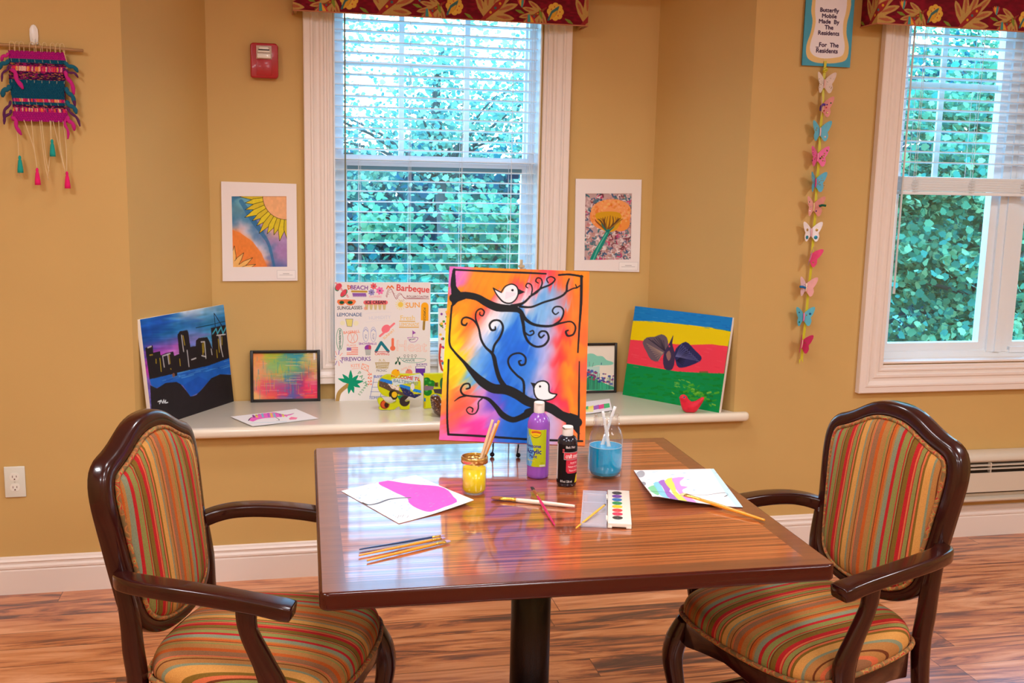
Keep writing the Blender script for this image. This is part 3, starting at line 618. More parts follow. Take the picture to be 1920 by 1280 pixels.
# ---- big easel painting (drawing coordinates: a plane seen at TL,TR,BR,BL)
Q = [(147, 62), (1025, 98), (1000, 1195), (75, 1163)]
A = Art(300, 376, Q, (240, 180, 20))
ctl = [(160, 100, (205, 110, 185)), (200, 160, (205, 110, 185)), (230, 120, (222, 120, 180)), (280, 160, (228, 130, 60)), (330, 150, (226, 140, 20)), (500, 140, (228, 140, 16)), (900, 125, (226, 134, 16)), (640, 130, (228, 130, 20)),
  (600, 210, (238, 60, 80)), (680, 180, (238, 60, 84)), (770, 140, (236, 70, 80)), (850, 140, (232, 90, 60)), (700, 210, (226, 205, 214)), (620, 240, (230, 190, 200)), (850, 200, (130, 175, 215)), (760, 220, (110, 165, 215)), (700, 270, (90, 155, 212)), (640, 300, (226, 200, 206)),
  (400, 210, (230, 138, 10)), (300, 220, (230, 130, 20)), (250, 330, (228, 150, 12)), (210, 300, (226, 140, 16)), (330, 310, (232, 130, 24)), (200, 420, (240, 180, 10)), (180, 520, (242, 200, 6)), (150, 620, (244, 212, 0)), (190, 650, (244, 205, 0)), (260, 430, (236, 140, 30)),
  (340, 380, (240, 70, 66)), (390, 345, (240, 70, 70)), (300, 440, (240, 100, 60)), (250, 520, (240, 140, 60)), (430, 370, (226, 222, 226)), (480, 360, (228, 225, 226)), (380, 420, (226, 220, 224)), (330, 480, (226, 214, 220)), (290, 560, (230, 200, 200)), (260, 640, (232, 190, 150)), (420, 450, (222, 226, 232)), (340, 560, (200, 205, 226)),
  (500, 400, (120, 175, 225)), (560, 400, (70, 140, 215)), (560, 480, (30, 112, 212)), (480, 520, (34, 112, 212)), (400, 560, (120, 170, 225)), (350, 640, (96, 160, 226)), (300, 720, (110, 170, 224)), (270, 800, (96, 165, 220)), (420, 640, (40, 120, 215)), (380, 740, (60, 130, 218)), (500, 640, (26, 106, 208)), (640, 600, (24, 104, 208)), (560, 720, (40, 118, 212)), (650, 700, (60, 130, 215)), (620, 780, (60, 128, 212)), (440, 740, (30, 110, 210)), (640, 480, (70, 140, 216)),
  (700, 360, (120, 172, 218)), (760, 400, (130, 176, 222)), (700, 500, (110, 150, 216)), (760, 500, (160, 170, 220)), (820, 300, (150, 178, 216)), (840, 250, (160, 180, 214)), (800, 460, (190, 180, 216)), (740, 620, (170, 172, 220)), (780, 600, (190, 180, 220)), (700, 600, (110, 150, 220)), (740, 720, (190, 180, 218)), (780, 760, (200, 180, 214)), (700, 780, (150, 160, 216)),
  (870, 240, (236, 80, 70)), (850, 420, (236, 64, 62)), (840, 520, (236, 60, 60)), (825, 640, (238, 50, 62)), (815, 760, (238, 44, 84)), (830, 900, (236, 40, 100)), (840, 1000, (238, 50, 90)), (850, 1060, (236, 80, 60)),
  (920, 240, (232, 120, 30)), (980, 200, (230, 130, 20)), (900, 420, (238, 130, 44)), (960, 460, (234, 124, 40)), (880, 600, (240, 120, 40)), (940, 640, (240, 134, 30)), (870, 760, (240, 150, 20)), (930, 820, (236, 120, 40)), (870, 900, (236, 160, 24)), (980, 700, (238, 100, 70)), (985, 1000, (238, 120, 40)), (940, 950, (236, 130, 30)), (1000, 500, (236, 110, 50)), (1005, 300, (232, 124, 40)), (985, 1150, (240, 130, 60)),
  (130, 700, (245, 214, 0)), (150, 800, (244, 196, 10)), (190, 760, (236, 210, 40)), (230, 830, (200, 200, 120)), (120, 880, (242, 180, 40)), (110, 960, (240, 140, 60)), (180, 880, (240, 120, 70)), (200, 940, (240, 100, 72)), (150, 1020, (240, 100, 84)), (250, 900, (236, 110, 90)), (280, 960, (236, 110, 110)), (100, 1090, (232, 110, 150)), (110, 1140, (222, 104, 180)), (200, 1080, (236, 90, 130)), (230, 1130, (222, 104, 180)),
  (330, 900, (210, 150, 200)), (360, 960, (190, 140, 210)), (400, 930, (120, 80, 190)), (330, 1000, (236, 110, 180)), (280, 1060, (238, 60, 150)), (340, 1050, (238, 60, 160)), (400, 1000, (200, 120, 200)), (440, 900, (90, 90, 200)), (430, 1060, (150, 110, 210)), (380, 1120, (226, 70, 170)), (330, 1130, (226, 70, 160)),
  (500, 1080, (24, 110, 206)), (560, 1100, (20, 106, 204)), (620, 1060, (20, 106, 206)), (600, 920, (24, 110, 208)), (540, 880, (24, 106, 206)), (470, 1120, (60, 110, 206)), (700, 1100, (60, 120, 210)), (790, 1050, (200, 190, 220)), (790, 1140, (200, 180, 218)), (840, 1140, (220, 160, 190)), (880, 1150, (238, 130, 60)), (700, 850, (150, 160, 216))]
A.field(ctl, jit=60, seed=5, streak=(2.0, 44), ang=.9, ang2=1.6, sig=30); A.a = 255*np.clip(A.a/255, 0, 1)**1.12; A.tex(.05, 40, 40, 11)
K = (10, 7, 10)
L = lambda *p, c=K, al=1: A.line(list(p), c, al=al)
# border
L((176, 84, 12), (400, 96, 13), (600, 104, 14), (752, 112, 12)); L((834, 120, 13), (900, 117, 13), (980, 130, 14)); L((975, 128, 18), (972, 300, 17), (962, 450, 12), (953, 604, 10)); L((962, 662, 7), (960, 900, 12), (958, 1150, 13))
L((140, 652, 12), (132, 850, 12), (130, 1030, 13), (136, 1125, 14)); L((136, 1126, 14), (350, 1136, 14), (600, 1152, 13), (800, 1160, 14), (982, 1164, 12))
L((178, 84, 18), (168, 160, 26), (178, 205, 40), (200, 240, 50)); A.poly([(166, 90), (184, 90), (190, 190), (214, 228), (250, 222), (205, 282), (162, 322), (158, 200)], K)
L((162, 310, 12), (152, 420, 13), (146, 545, 13), (176, 600, 13), (240, 670, 20), (290, 730, 36), (350, 790, 56), (420, 832, 60), (500, 840, 62), (570, 870, 60), (640, 915, 58), (720, 935, 60), (790, 960, 60), (850, 1000, 54), (920, 1030, 70), (950, 1045, 60))
A.poly([(880, 1000), (905, 985), (965, 1005), (966, 1120), (952, 1118), (920, 1080), (880, 1064)], K)
# upper branch
L((175, 262, 60), (240, 245, 46), (320, 258, 44), (380, 292, 50), (450, 322, 54), (540, 330, 44), (590, 345, 30), (625, 395, 22), (680, 430, 18), (770, 440, 16), (850, 420, 12), (910, 412, 10), (938, 445, 11), (925, 490, 12), (890, 500, 14), (878, 475, 14), (892, 466, 10))
L((540, 316, 30), (610, 295, 16), (660, 250, 12), (720, 205, 12), (780, 180, 12), (810, 148, 10), (785, 130, 9), (758, 145, 8), (768, 168, 8))
L((650, 255, 12), (700, 225, 11), (728, 180, 10), (724, 145, 9), (700, 138, 9), (690, 158, 9), (706, 170, 8)); L((660, 250, 9), (668, 210, 9), (660, 180, 9), (638, 172, 9), (628, 190, 8), (640, 200, 7))
L((590, 316, 16), (660, 320, 13), (740, 290, 13), (830, 262, 14), (878, 228, 13), (885, 180, 12), (898, 144, 9)); L((870, 232, 10), (920, 205, 9), (945, 200, 10), (966, 186, 8)); L((938, 180, 7), (946, 200, 7))
L((800, 434, 14), (846, 400, 12), (864, 350, 11), (846, 320, 10), (810, 320, 10), (794, 345, 10), (812, 366, 9), (832, 354, 8))
L((600, 370, 24), (612, 430, 20), (620, 490, 17), (645, 540, 15), (690, 568, 14), (740, 560, 14), (770, 520, 13), (758, 478, 12), (725, 472, 12), (708, 492, 12), (722, 512, 12), (742, 496, 10)); L((622, 480, 12), (650, 498, 10), (676, 486, 10), (672, 468, 9), (654, 474, 10))
# stems
L((500, 830, 34), (462, 770, 28), (440, 700, 26), (428, 640, 26), (412, 608, 18), (372, 570, 14), (345, 520, 14), (330, 450, 13), (300, 404, 12), (255, 384, 12), (228, 396, 11), (225, 425, 12), (246, 434, 14), (258, 420, 9))
L((330, 445, 11), (312, 390, 11), (318, 348, 10), (345, 330, 10), (366, 348, 10), (356, 374, 10), (338, 366, 9), (340, 352, 7)); L((418, 610, 14), (430, 560, 15), (465, 508, 15), (484, 450, 14), (466, 408, 13), (425, 404, 13), (400, 430, 13), (410, 462, 14), (434, 462, 13), (436, 444, 9))
L((614, 890, 16), (612, 790, 15), (570, 748, 13), (528, 700, 13), (516, 655, 12), (540, 620, 12), (590, 610, 12), (624, 636, 12), (622, 676, 12), (594, 684, 14), (584, 662, 12), (598, 656, 8))
L((640, 992, 46), (590, 1018, 36), (540, 1030, 36), (480, 1000, 38), (440, 950, 28), (395, 904, 22), (350, 888, 13), (280, 882, 11), (232, 872, 12), (216, 842, 12), (236, 808, 11), (268, 804, 11), (274, 828, 12), (252, 836, 10)); L((640, 985, 50), (700, 970, 60), (740, 950, 50)); L((250, 880, 11), (210, 890, 11), (176, 914, 5))
L((350, 898, 9), (328, 920, 8), (326, 960, 9), (306, 992, 8), (270, 994, 8), (252, 970, 7), (270, 952, 8), (292, 962, 9), (288, 982, 8))
A.poly([(160, 300), (250, 268), (210, 250), (165, 290)], K)
# birds
A.poly([(426, 204), (452, 216), (480, 230), (500, 196), (540, 180), (572, 200), (578, 240), (560, 278), (520, 294), (480, 284), (450, 250)], (226, 216, 220), smooth=4)
for i in range(9): L((500+i*7, 270-i*3, 4), (506+i*7, 225+i, 5), c=(232, 170, 190), al=.5)
L((424, 200, 8), (446, 214, 8), (474, 228, 8)); L((476, 222, 8), (500, 190, 9), (540, 176, 9), (572, 194, 9), (580, 235, 9), (562, 275, 9), (528, 296, 10), (488, 288, 10), (456, 256, 9), (436, 226, 8), (424, 200, 8)); A.poly([(578, 204), (624, 226), (584, 242)], K); A.dot(544, 214, 8, K)
A.poly([(680, 820), (705, 796), (740, 788), (768, 808), (778, 858), (822, 870), (796, 898), (740, 905), (700, 896), (680, 866)], (228, 226, 228), smooth=3)
L((678, 820, 9), (702, 792, 9), (742, 785, 9), (770, 806, 10), (776, 856, 9), (822, 868, 8)); L((822, 870, 8), (796, 896, 9), (745, 908, 10), (702, 898, 9), (682, 868, 9), (676, 824, 9)); A.poly([(656, 794), (690, 800), (680, 838)], K); A.dot(716, 819, 7, K)
o = canvas_board('canvas_painting', 'large bright canvas of two white birds on black curling branches, on the table easel', 'painting', .406, .508, A, paint_m, (.605, 2.712, .806, -.234, .409, -.015), .016, (232, 120, 70))
# ---- small wire easel behind it
ea = thing('tabletop_easel', 'small black wire easel holding the large two-birds painting on the table', 'easel', (.605, 2.712, .75), -.234)
bk = .806-.75
m = MB()
s0, c0 = math.sin(.409), math.cos(.409)
for x in (-.052, .018):
    m.sweep([(x-.004, .052, .0068), (x, .030, .05), (x, .026+s0*.1, bk+.09), (x*.3, .030+s0*.34, bk+c0*.34)], (.004, .004), n=6, smooth=3, up=(0, 1, 0))
m.sweep([(-.052, .030, .052), (.018, .030, .052)], (.004, .004), n=6, smooth=1)
for x in (-.052, .018): m.sweep([(x, .030, .050), (x, .004, .046), (x, -.014, .046), (x, -.016, .056)], (.004, .004), n=6, smooth=1, up=(1, 0, 0))
m.build('wire_frame', black_metal, ea, smooth=True)
m = MB(); m.sweep([(-.01, .17, .39), (-.012, .24, .2), (-.014, .285, .004)], (.004, .004), n=6, smooth=2, up=(1, 0, 0)); m.build('rear_leg', black_metal, ea, smooth=True)
for x in (-.056, .018):
    m = MB(); m.lathe([(.001, -.007), (.005, -.005), (.007, 0), (.005, .005), (.001, .007)], 12, (x, .052, .0072)); m.build('ball_foot', black_metal, ea, smooth=True)
# ---- city skyline canvas on the sill
Q = [(150, 185), (937, 58), (1025, 945), (281, 1192)]
A = Art(260, 208, Q, (24, 90, 190)); Z4 = 4.922
A.field([(250, 200, (30, 110, 205)), (500, 170, (60, 140, 215)), (600, 110, (230, 236, 240)), (850, 90, (225, 232, 238)), (700, 130, (190, 215, 230)), (400, 230, (20, 80, 180)), (250, 300, (14, 70, 170)), (650, 200, (20, 90, 190)), (800, 150, (60, 150, 215)), (900, 130, (50, 140, 210)), (300, 380, (10, 90, 170)), (450, 330, (14, 110, 170)), (600, 270, (24, 120, 190)), (750, 270, (20, 110, 170)), (900, 230, (24, 110, 180)), (400, 420, (24, 120, 180)), (650, 330, (60, 150, 200)), (800, 340, (60, 160, 200)), (300, 470, (196, 60, 180)), (400, 470, (200, 60, 190)), (480, 440, (200, 70, 190)), (500, 500, (190, 140, 210)), (640, 370, (190, 110, 200)), (740, 370, (170, 110, 200)), (640, 430, (60, 130, 200)), (240, 420, (16, 80, 160)), (950, 320, (24, 110, 180))], jit=60, seed=21, streak=(3, 34), sig=52); A.tex(.22, 46, 7, 3)
G = (30, 26, 32)
A.poly([(205, 455), (275, 430), (282, 498), (345, 485), (352, 525), (398, 505), (470, 490), (478, 530), (525, 512), (508, 335), (530, 302), (600, 292), (610, 320), (628, 450), (678, 440), (680, 390), (705, 368), (785, 360), (805, 400), (832, 470), (818, 275), (952, 250), (985, 555), (800, 620), (560, 680), (250, 750)], G)
A.poly([(250, 745), (560, 675), (800, 620), (985, 553), (998, 700), (880, 705), (800, 760), (700, 870), (630, 902), (560, 800), (480, 768), (300, 828), (262, 790)], (24, 96, 196)); 
for i in range(26):
    r = random.Random(i); x = r.uniform(300, 960); y = 745-(x-250)*.23+r.uniform(0, 60); A.line([(x, y), (x+60, y-18+r.uniform(-4, 4)), (x+110, y-30)], r.choice([(90, 160, 225), (20, 70, 170), (50, 130, 215)]), r.uniform(3, 8), .6)
A.poly([(560, 800), (700, 720), (800, 760), (700, 870), (630, 902)], (20, 80, 185), .7)
A.poly([(255, 800), (320, 828), (400, 778), (500, 768), (540, 790), (600, 860), (630, 902), (680, 890), (740, 830), (820, 735), (900, 700), (1000, 705), (1030, 945), (281, 1192)], (34, 31, 36)); A.tex(.12, 20, 24, 9)
for x in (480,): A.poly([(470, 690), (505, 680), (508, 712), (480, 720)], G); A.dot(474, 706, 12, (120, 80, 70))
L = lambda *p, c=K, w=4, al=1, smooth=0: A.line(list(p), c, w, al, smooth=smooth)
L((858, 262), (848, 140), (916, 252), w=5); L((680, 272), (820, 246), (950, 215), w=5, c=(20, 60, 80)); L((834, 330), (866, 282), (878, 330), (912, 268), (928, 330), (956, 272), w=10, c=(60, 170, 200))
for p in ([(370, 530), (386, 632)], [(378, 528), (440, 508)], [(418, 520), (430, 604)], [(546, 340), (556, 420), (566, 490)], [(598, 480), (606, 540), (616, 628)], [(728, 404), (760, 402), (772, 554)], [(734, 530), (772, 540)], [(820, 470), (828, 520)], [(872, 345), (950, 336)], [(892, 350), (904, 440), (928, 540)], [(905, 350), (912, 470)], [(640, 566), (680, 552)], [(230, 452), (262, 440)]): A.line(p, (214, 216, 220), 8, .85, smooth=0)
for p in ([(250, 522), (275, 518)], [(345, 552), (358, 672)], [(430, 520), (440, 600)], [(560, 345), (576, 430)], [(740, 420), (745, 520)], [(752, 410), (752, 500)], [(308, 560), (310, 596)], [(870, 480), (876, 548)], [(918, 360), (920, 430)], [(885, 380), (895, 500)], [(446, 648), (450, 652)], [(530, 560), (536, 620)]): A.line(p, (206, 178, 30), 7, .8, smooth=0)
L((330, 950), (352, 940), (345, 968), (360, 935), (372, 962), (385, 930), (386, 962), (402, 935), (400, 962), (422, 955), c=(220, 232, 240), w=6)
canvas_board('canvas_painting', 'canvas of a dark city skyline over blue water, leaning left on the sill', 'painting', .50, .400, A, paint_m, (-.353, 4.069, SZ, 1.006, .097), .018)
# ---- striped canvas with a dark bird
Q = [(335, 648), (805, 703), (738, 1160), (277, 1072)]
A = Art(260, 208, Q, (0, 150, 70))
def band(pts, c): A.poly(pts, c)
A.tex(.05, 30, 8)
band([(330, 640), (820, 700), (795, 770), (700, 752), (560, 738), (420, 722), (326, 722)], (20, 128, 206))
band([(326, 720), (420, 722), (560, 736), (700, 752), (795, 772), (780, 845), (700, 832), (560, 838), (440, 822), (310, 812)], (236, 208, 0))
band([(310, 810), (440, 820), (560, 836), (700, 832), (782, 842), (762, 972), (650, 968), (540, 962), (420, 942), (295, 922)], (238, 62, 84))
band([(295, 922), (420, 944), (540, 962), (650, 968), (762, 973), (738, 1165), (270, 1075)], (0, 142, 72))
for i in range(130):
    r = random.Random(i+77); x = r.uniform(290, 740); y = r.uniform(960, 1140); A.line([(x, y), (x+r.uniform(10, 40), y+r.uniform(-6, 10))], r.choice([(10, 130, 30), (0, 150, 90), (30, 150, 40), (10, 120, 20)]), r.uniform(3, 9), .45)
for i in range(60):
    r = random.Random(i+7); u = r.gauss(0, 1); x = 640+u*45+r.uniform(-40, 40); y = 1070+r.gauss(0, 20)+.5*u*20
    A.line([(x, y), (x+r.uniform(6, 18), y+r.uniform(-8, 8))], r.choice([(100, 180, 40), (150, 200, 60), (60, 160, 40), (30, 120, 30)]), r.uniform(4, 9), .8)
for i in range(14):
    r = random.Random(i+97); x = r.uniform(515, 590); y = 995+r.uniform(-4, 45); A.line([(x, y), (x+r.uniform(6, 14), y+4)], (130, 190, 70), 4, .7)
for i in range(60):
    r = random.Random(i+507); x = r.uniform(320, 800); y = r.uniform(650, 720)+(x-330)*.1; A.line([(x, y), (x+22, y+3)], r.choice([(60, 150, 216), (10, 100, 190)]), 3, .5)
for i in range(50):
    r = random.Random(i+607); x = r.uniform(310, 760); y = r.uniform(830, 940); A.line([(x, y), (x+22, y+4)], r.choice([(244, 90, 106), (226, 44, 70)]), 4, .4)
NV = (44, 44, 92)
A.poly([(372, 826), (392, 800), (430, 796), (462, 784), (488, 800), (494, 840), (478, 872), (460, 890), (446, 914), (412, 905), (392, 870)], (104, 88, 100), smooth=2)
A.poly([(524, 872), (545, 838), (578, 820), (602, 838), (624, 862), (652, 890), (648, 912), (600, 934), (560, 944), (536, 934)], NV, smooth=2)
for i in range(9): A.line([(480, 866), (400+i*9, 806+8*math.sin(i)), ], (46, 40, 60), 3, .8, smooth=0); A.line([(470, 872), (392+i*7, 830+i*10)], (180, 150, 130), 2.5, .7, smooth=0)
for i in range(10): A.line([(530, 890), (560+i*9, 830+i*9), (560+i*9, 840+i*9)], (110, 110, 160), 2.5, .7, smooth=0); A.line([(536, 910), (600-i*4, 850+i*9)], (24, 20, 50), 3, .7, smooth=0)
A.poly([(470, 900), (480, 860), (496, 835), (512, 800), (519, 790), (514, 830), (524, 866), (526, 912), (516, 948), (500, 956), (476, 946)], (62, 48, 82), smooth=2); A.poly([(484, 880), (500, 862), (508, 890), (496, 912)], (186, 134, 110), .7, smooth=2); A.dot(500, 842, 4, (200, 60, 90))
canvas_board('canvas_painting', 'canvas of a winged dark bird on blue, yellow, red and green bands', 'painting', .482, .393, A, paint_m, (1.577, 4.026, SZ, -.939, .178), .018)
# ---- summer words poster canvas
Q = [(88, 128), (903, 128), (896, 1136), (90, 1136)]
A = Art(394, 494, Q, (236, 232, 232)); T = A.text
RD, PU, NVY, GR, OR_, PK = (222, 70, 80), (110, 60, 160), (60, 80, 120), (40, 130, 100), (236, 120, 90), (240, 130, 160)
A.ell(122, 172, 26, 36, GR, rot=.6); A.ell(125, 168, 24, 32, (222, 70, 90), rot=.6); A.ell(168, 222, 40, 22, GR, rot=-.9); A.ell(165, 220, 36, 17, (222, 70, 90), rot=-.9); A.line([(112, 236), (190, 140)], (236, 232, 232), 26, smooth=0); T('WATERMELON', 150, 192, 25, (226, 90, 110), .85, 1, .6)
A.line([(200, 156), (228, 168), (206, 190), (200, 156)], (226, 110, 50), 8, smooth=0); T('BEACH', 297, 174, 50, (130, 70, 160), .03, .95, 1.2); A.line([(236, 206), (358, 208)], (196, 160, 60), 16, smooth=0)
for i in range(26): A.line([(240+i*4.4, 222), (246+i*4.4, 252-6*(i % 2))], (110, 60, 170) if i % 3 else (150, 60, 160), 4, .9, smooth=0)
def fl(x, y, r, c):
    for k in range(7): A.ell(x+math.cos(k*.9)*r*.6, y+math.sin(k*.9)*r*.6, r*.42, r*.28, c, rot=k*.9)
    A.dot(x, y, r*.22, (90, 90, 110))
fl(418, 162, 28, (234, 100, 110)); fl(400, 214, 28, (150, 140, 200)); fl(470, 200, 34, (240, 120, 180)); T('FLOWERS', 432, 250, 24, (240, 160, 180), 0, 1, .3)
P = [(522, 248), (540, 190), (566, 184), (590, 240), (606, 262), (624, 230), (646, 222), (668, 250), (690, 262), (780, 264), (886, 268)]; A.line(P, (150, 60, 70), 3); A.line([(x+6, y+10) for x, y in P[:-2]], (150, 60, 70), 3)
for i in range(12): A.line([(525+i*13, 245-40*math.sin(i*.5)), (532+i*13, 252-40*math.sin(i*.5))], (150, 60, 70), 2, smooth=0)
A.line([(528, 182), (540, 160), (556, 176), (570, 158), (586, 178)], (226, 120, 60), 10, smooth=0)
T('Barbeque', 752, 180, 76, (226, 84, 84), .06, .98, 2); T('ROLLERCOASTER', 792, 250, 24, (130, 70, 80), .02, 1, .3); A.line([(700, 268), (888, 268)], (140, 60, 70), 3, smooth=0)
A.poly([(116, 278), (260, 278), (258, 310), (230, 326), (196, 320), (180, 304), (160, 322), (126, 318)], (240, 130, 80), smooth=2); A.ell(150, 300, 20, 14, (30, 90, 60)); A.ell(220, 300, 22, 14, (30, 90, 60))
T('SUNGLASSES', 217, 345, 40, (90, 90, 96), -.02, .92, .8)
for i in range(5): A.poly([(342+i*37, 310), (376+i*37, 310), (368+i*37, 362), (350+i*37, 362)], (204, 180, 100), .9)
for i in range(34): A.line([(342+i*5.3, 312), (350+i*5.3, 362)], (236, 232, 232), 1.6, .8, smooth=0)
A.line([(348, 300), (520, 300)], (236, 90, 100), 34, smooth=0, al=.85); T('ICE CREAM', 434, 298, 38, (60, 40, 50), 0, .9, 1); A.dot(348, 350, 14, (240, 150, 120), .6)
T('LEMONADE', 214, 403, 42, (84, 110, 150), 0, .95, .8); A.poly([(182, 440), (242, 440), (234, 504), (194, 502)], (230, 220, 130)); A.line([(182, 440), (242, 440), (234, 504), (194, 502), (182, 440)], (90, 100, 130), 3, smooth=0); A.dot(156, 474, 20, (240, 236, 180), .6); A.dot(268, 476, 22, (240, 236, 180), .6)
T('HUMIDITY', 470, 428, 40, (216, 218, 230), -.04, 1, .3)
for y in (395, 468): A.line([(350, y), (460, y-14), (570, y-10)], (224, 224, 234), 3)
for k in range(14): A.line([(645, 318), (645+44*math.cos(k*.449), 318+44*math.sin(k*.449))], (242, 226, 130), 5, .8, smooth=0)
A.dot(645, 318, 22, (240, 210, 90)); T('SUN', 748, 322, 62, (240, 170, 80), -.03, 1.05, 1.5)
A.line([(852, 330), (852, 430)], (250, 176, 30), 62, smooth=0); A.line([(846, 466), (842, 528)], (160, 130, 60), 20, smooth=0); A.poly([(820, 330), (884, 330), (882, 458), (818, 452)], (250, 176, 30)); T('POPSICLE', 850, 400, 26, (90, 80, 60), 1.57, 1, .5)
T('Fresh', 705, 430, 58, (236, 206, 130), 0, 1, .6); A.line([(636, 460), (766, 462)], (226, 180, 90), 8, smooth=0); T('LEMONADE', 720, 488, 40, (236, 200, 120), 0, .8, .6); A.line([(636, 512), (798, 512)], (226, 180, 90), 9, smooth=0)
A.ell(132, 610, 27, 92, (60, 150, 110), fill=False, w=4); T('WATERMELON', 134, 610, 24, (30, 90, 80), 1.57, 1, .6); A.line([(132, 530), (134, 690)], (60, 150, 110), 2, smooth=0)
A.ell(240, 598, 42, 46, (236, 130, 100), fill=False, w=4); A.line([(222, 560), (236, 600), (222, 636)], (236, 130, 100), 3); A.line([(258, 560), (246, 600), (258, 636)], (236, 130, 100), 3); T('BASEBALL', 232, 550, 32, (236, 140, 110), -.1, 1, .5)
for x in (350, 414): A.ell(x, 572, 23, 62, (170, 180, 220), fill=False, w=4); A.line([(x-16, 545), (x, 525), (x+16, 545)], (150, 160, 210), 5, smooth=0); T('FLOP' if x > 400 else 'FLIP', x, 590, 22, (140, 150, 190), 1.57, 1, .3)
A.line([(470, 586), (530, 534), (590, 480)], (244, 130, 140), 18); A.ell(520, 524, 40, 32, (244, 120, 136), rot=-.7); T('SUNHAT', 545, 570, 30, (240, 180, 110), -.7, 1, .4)
A.poly([(748, 540), (776, 560), (748, 574)], (150, 80, 170)); A.line([(748, 540), (748, 596)], (150, 80, 170), 4, smooth=0); A.line([(704, 600), (790, 600), (772, 634), (730, 636), (704, 600)], (160, 90, 180), 4); T('BOAT', 746, 614, 20, (60, 60, 90), -.1, 1, .4)
T('FLAGS', 230, 664, 28, (240, 170, 150), 0, 1, .3); A.poly([(190, 682), (228, 682), (228, 708), (190, 708)], (140, 110, 180))
for i in range(5): A.line([(192 if i > 2 else 230, 686+i*14), (282, 684+i*14)], (240, 130, 110), 7, smooth=0)
A.ell(368, 686, 28, 26, (150, 60, 170)); A.ell(384, 682, 12, 20, (200, 70, 100)); A.poly([(344, 700), (394, 700), (386, 748), (352, 748)], (220, 222, 220))
for i in range(6): A.line([(346+i*9, 700), (352+i*7, 748)], (90, 110, 110), 3, smooth=0)
T('SNOWBALLS', 366, 650, 26, (140, 70, 170), 0, 1, .5)
A.line([(436, 716), (480, 640), (540, 716)], (30, 120, 140), 24, smooth=0); A.line([(426, 720), (546, 720)], (210, 80, 90), 5, smooth=0); T('CAMPING', 487, 739, 28, (226, 96, 90), .02, 1, .6)
A.line([(578, 614), (578, 690)], (240, 120, 90), 22, smooth=0); A.dot(578, 690, 22, (240, 120, 90)); T('Heat', 742, 672, 128, (244, 190, 176), .04, 1.05, 2.5); T('Heat', 742, 672, 126, (238, 226, 224), .04, 1.05)
for k in range(9):
    a = k*.7; A.line([(118+20*math.cos(a), 770+30*math.sin(a)), (118+46*math.cos(a), 770+66*math.sin(a))], (110, 70, 170) if k % 2 else (240, 150, 140), 5, smooth=0)
T('FIREWORKS', 270, 780, 48, (116, 80, 160), -.01, .95, .8)
A.line([(640, 776), (850, 784), (816, 812), (690, 812), (640, 776)], (70, 160, 150), 3.5); T('CANOE', 714, 794, 30, (90, 140, 140), 0, 1, .5)
for x in (680, 710, 742, 772): A.ell(x, 755, 8, 9, (70, 80, 80), fill=False, w=2.5); A.line([(x, 764), (x, 778)], (70, 80, 80), 3, smooth=0)
A.line([(616, 770), (636, 830)], (20, 80, 60), 6, smooth=0); A.line([(636, 764), (606, 824)], (20, 80, 60), 6, smooth=0); A.ell(636, 820, 8, 14, (20, 80, 60)); A.ell(606, 816, 8, 14, (20, 80, 60), rot=.5)
T('KITE', 264, 836, 40, (244, 170, 150), -.04, 1, .5); A.line([(232, 864), (300, 858)], (244, 170, 150), 3, smooth=0); A.line([(322, 820), (374, 840), (366, 884), (312, 862), (322, 820)], (240, 130, 90), 4, smooth=0); A.line([(322, 820), (366, 884)], (240, 130, 90), 3, smooth=0); A.line([(374, 840), (312, 862)], (240, 130, 90), 3, smooth=0)
A.line([(366, 886), (384, 910), (374, 940), (392, 960), (372, 1000)], (240, 120, 90), 4)
for y in (905, 935, 965, 990): A.poly([(366, y), (400, y+14), (398, y-4), (368, y+16)], (244, 130, 100))
A.line([(430, 812), (546, 812), (534, 860), (444, 860), (430, 812)], (176, 150, 80), 4, smooth=0)
for i in range(11): A.line([(432+i*11, 812), (446+i*9, 862)], (176, 150, 80), 3, smooth=0); A.line([(440+i*11, 812), (436+i*8, 860)], (176, 150, 80), 3, smooth=0)
A.line([(462, 806), (468, 784), (480, 806)], (196, 176, 110), 4); A.line([(496, 806), (500, 784), (512, 806)], (196, 176, 110), 4); T('PICNIC', 484, 880, 28, (130, 130, 140), 0, 1, .4)
A.ell(602, 904, 36, 34, (250, 184, 30)); A.dot(622, 880, 6, (200, 60, 90)); A.ell(716, 902, 30, 32, (240, 140, 120)); A.line([(700, 866), (708, 882)], (60, 110, 120), 4, smooth=0); T('APPLES', 692, 862, 30, (244, 190, 180), -.3, 1, .3)
T('SHORTS', 824, 832, 26, (110, 80, 170), 0, 1, .5); A.poly([(772, 850), (856, 850), (852, 910), (836, 932), (812, 906), (772, 902)], (104, 50, 170)); A.poly([(776, 850), (852, 850), (852, 866), (776, 866)], (236, 232, 232)); A.line([(772, 848), (856, 848)], (90, 50, 150), 3, smooth=0)
A.line([(110, 1128), (130, 1060), (200, 1000)], (176, 142, 80), 34)
for a, Lr in ((-1.57, 110), (-2.3, 100), (-2.8, 110), (-.8, 90), (-.1, 105), (.5, 90), (1.3, 95), (1.75, 100)):
    x, y = 222, 980; A.line([(x, y, 26), (x+math.cos(a)*Lr*.55, y+math.sin(a)*Lr*.5, 34), (x+math.cos(a)*Lr, y+math.sin(a)*Lr*.95, 4)], (10, 150, 112))
for k, c in enumerate('PALM'): T(c, 296+k*17, 900+k*30, 44, (90, 160, 120), .6+.15*k, 1, .6)
for k, c in enumerate('TREES'): T(c, 350-k*14, 1010+k*18, 30, (110, 170, 130), 1.5+.2*k, 1, .5)
A.line([(424, 920), (382, 1120)], (110, 130, 200), 4, smooth=0); A.line([(500, 920), (470, 1120)], (110, 130, 200), 4, smooth=0)
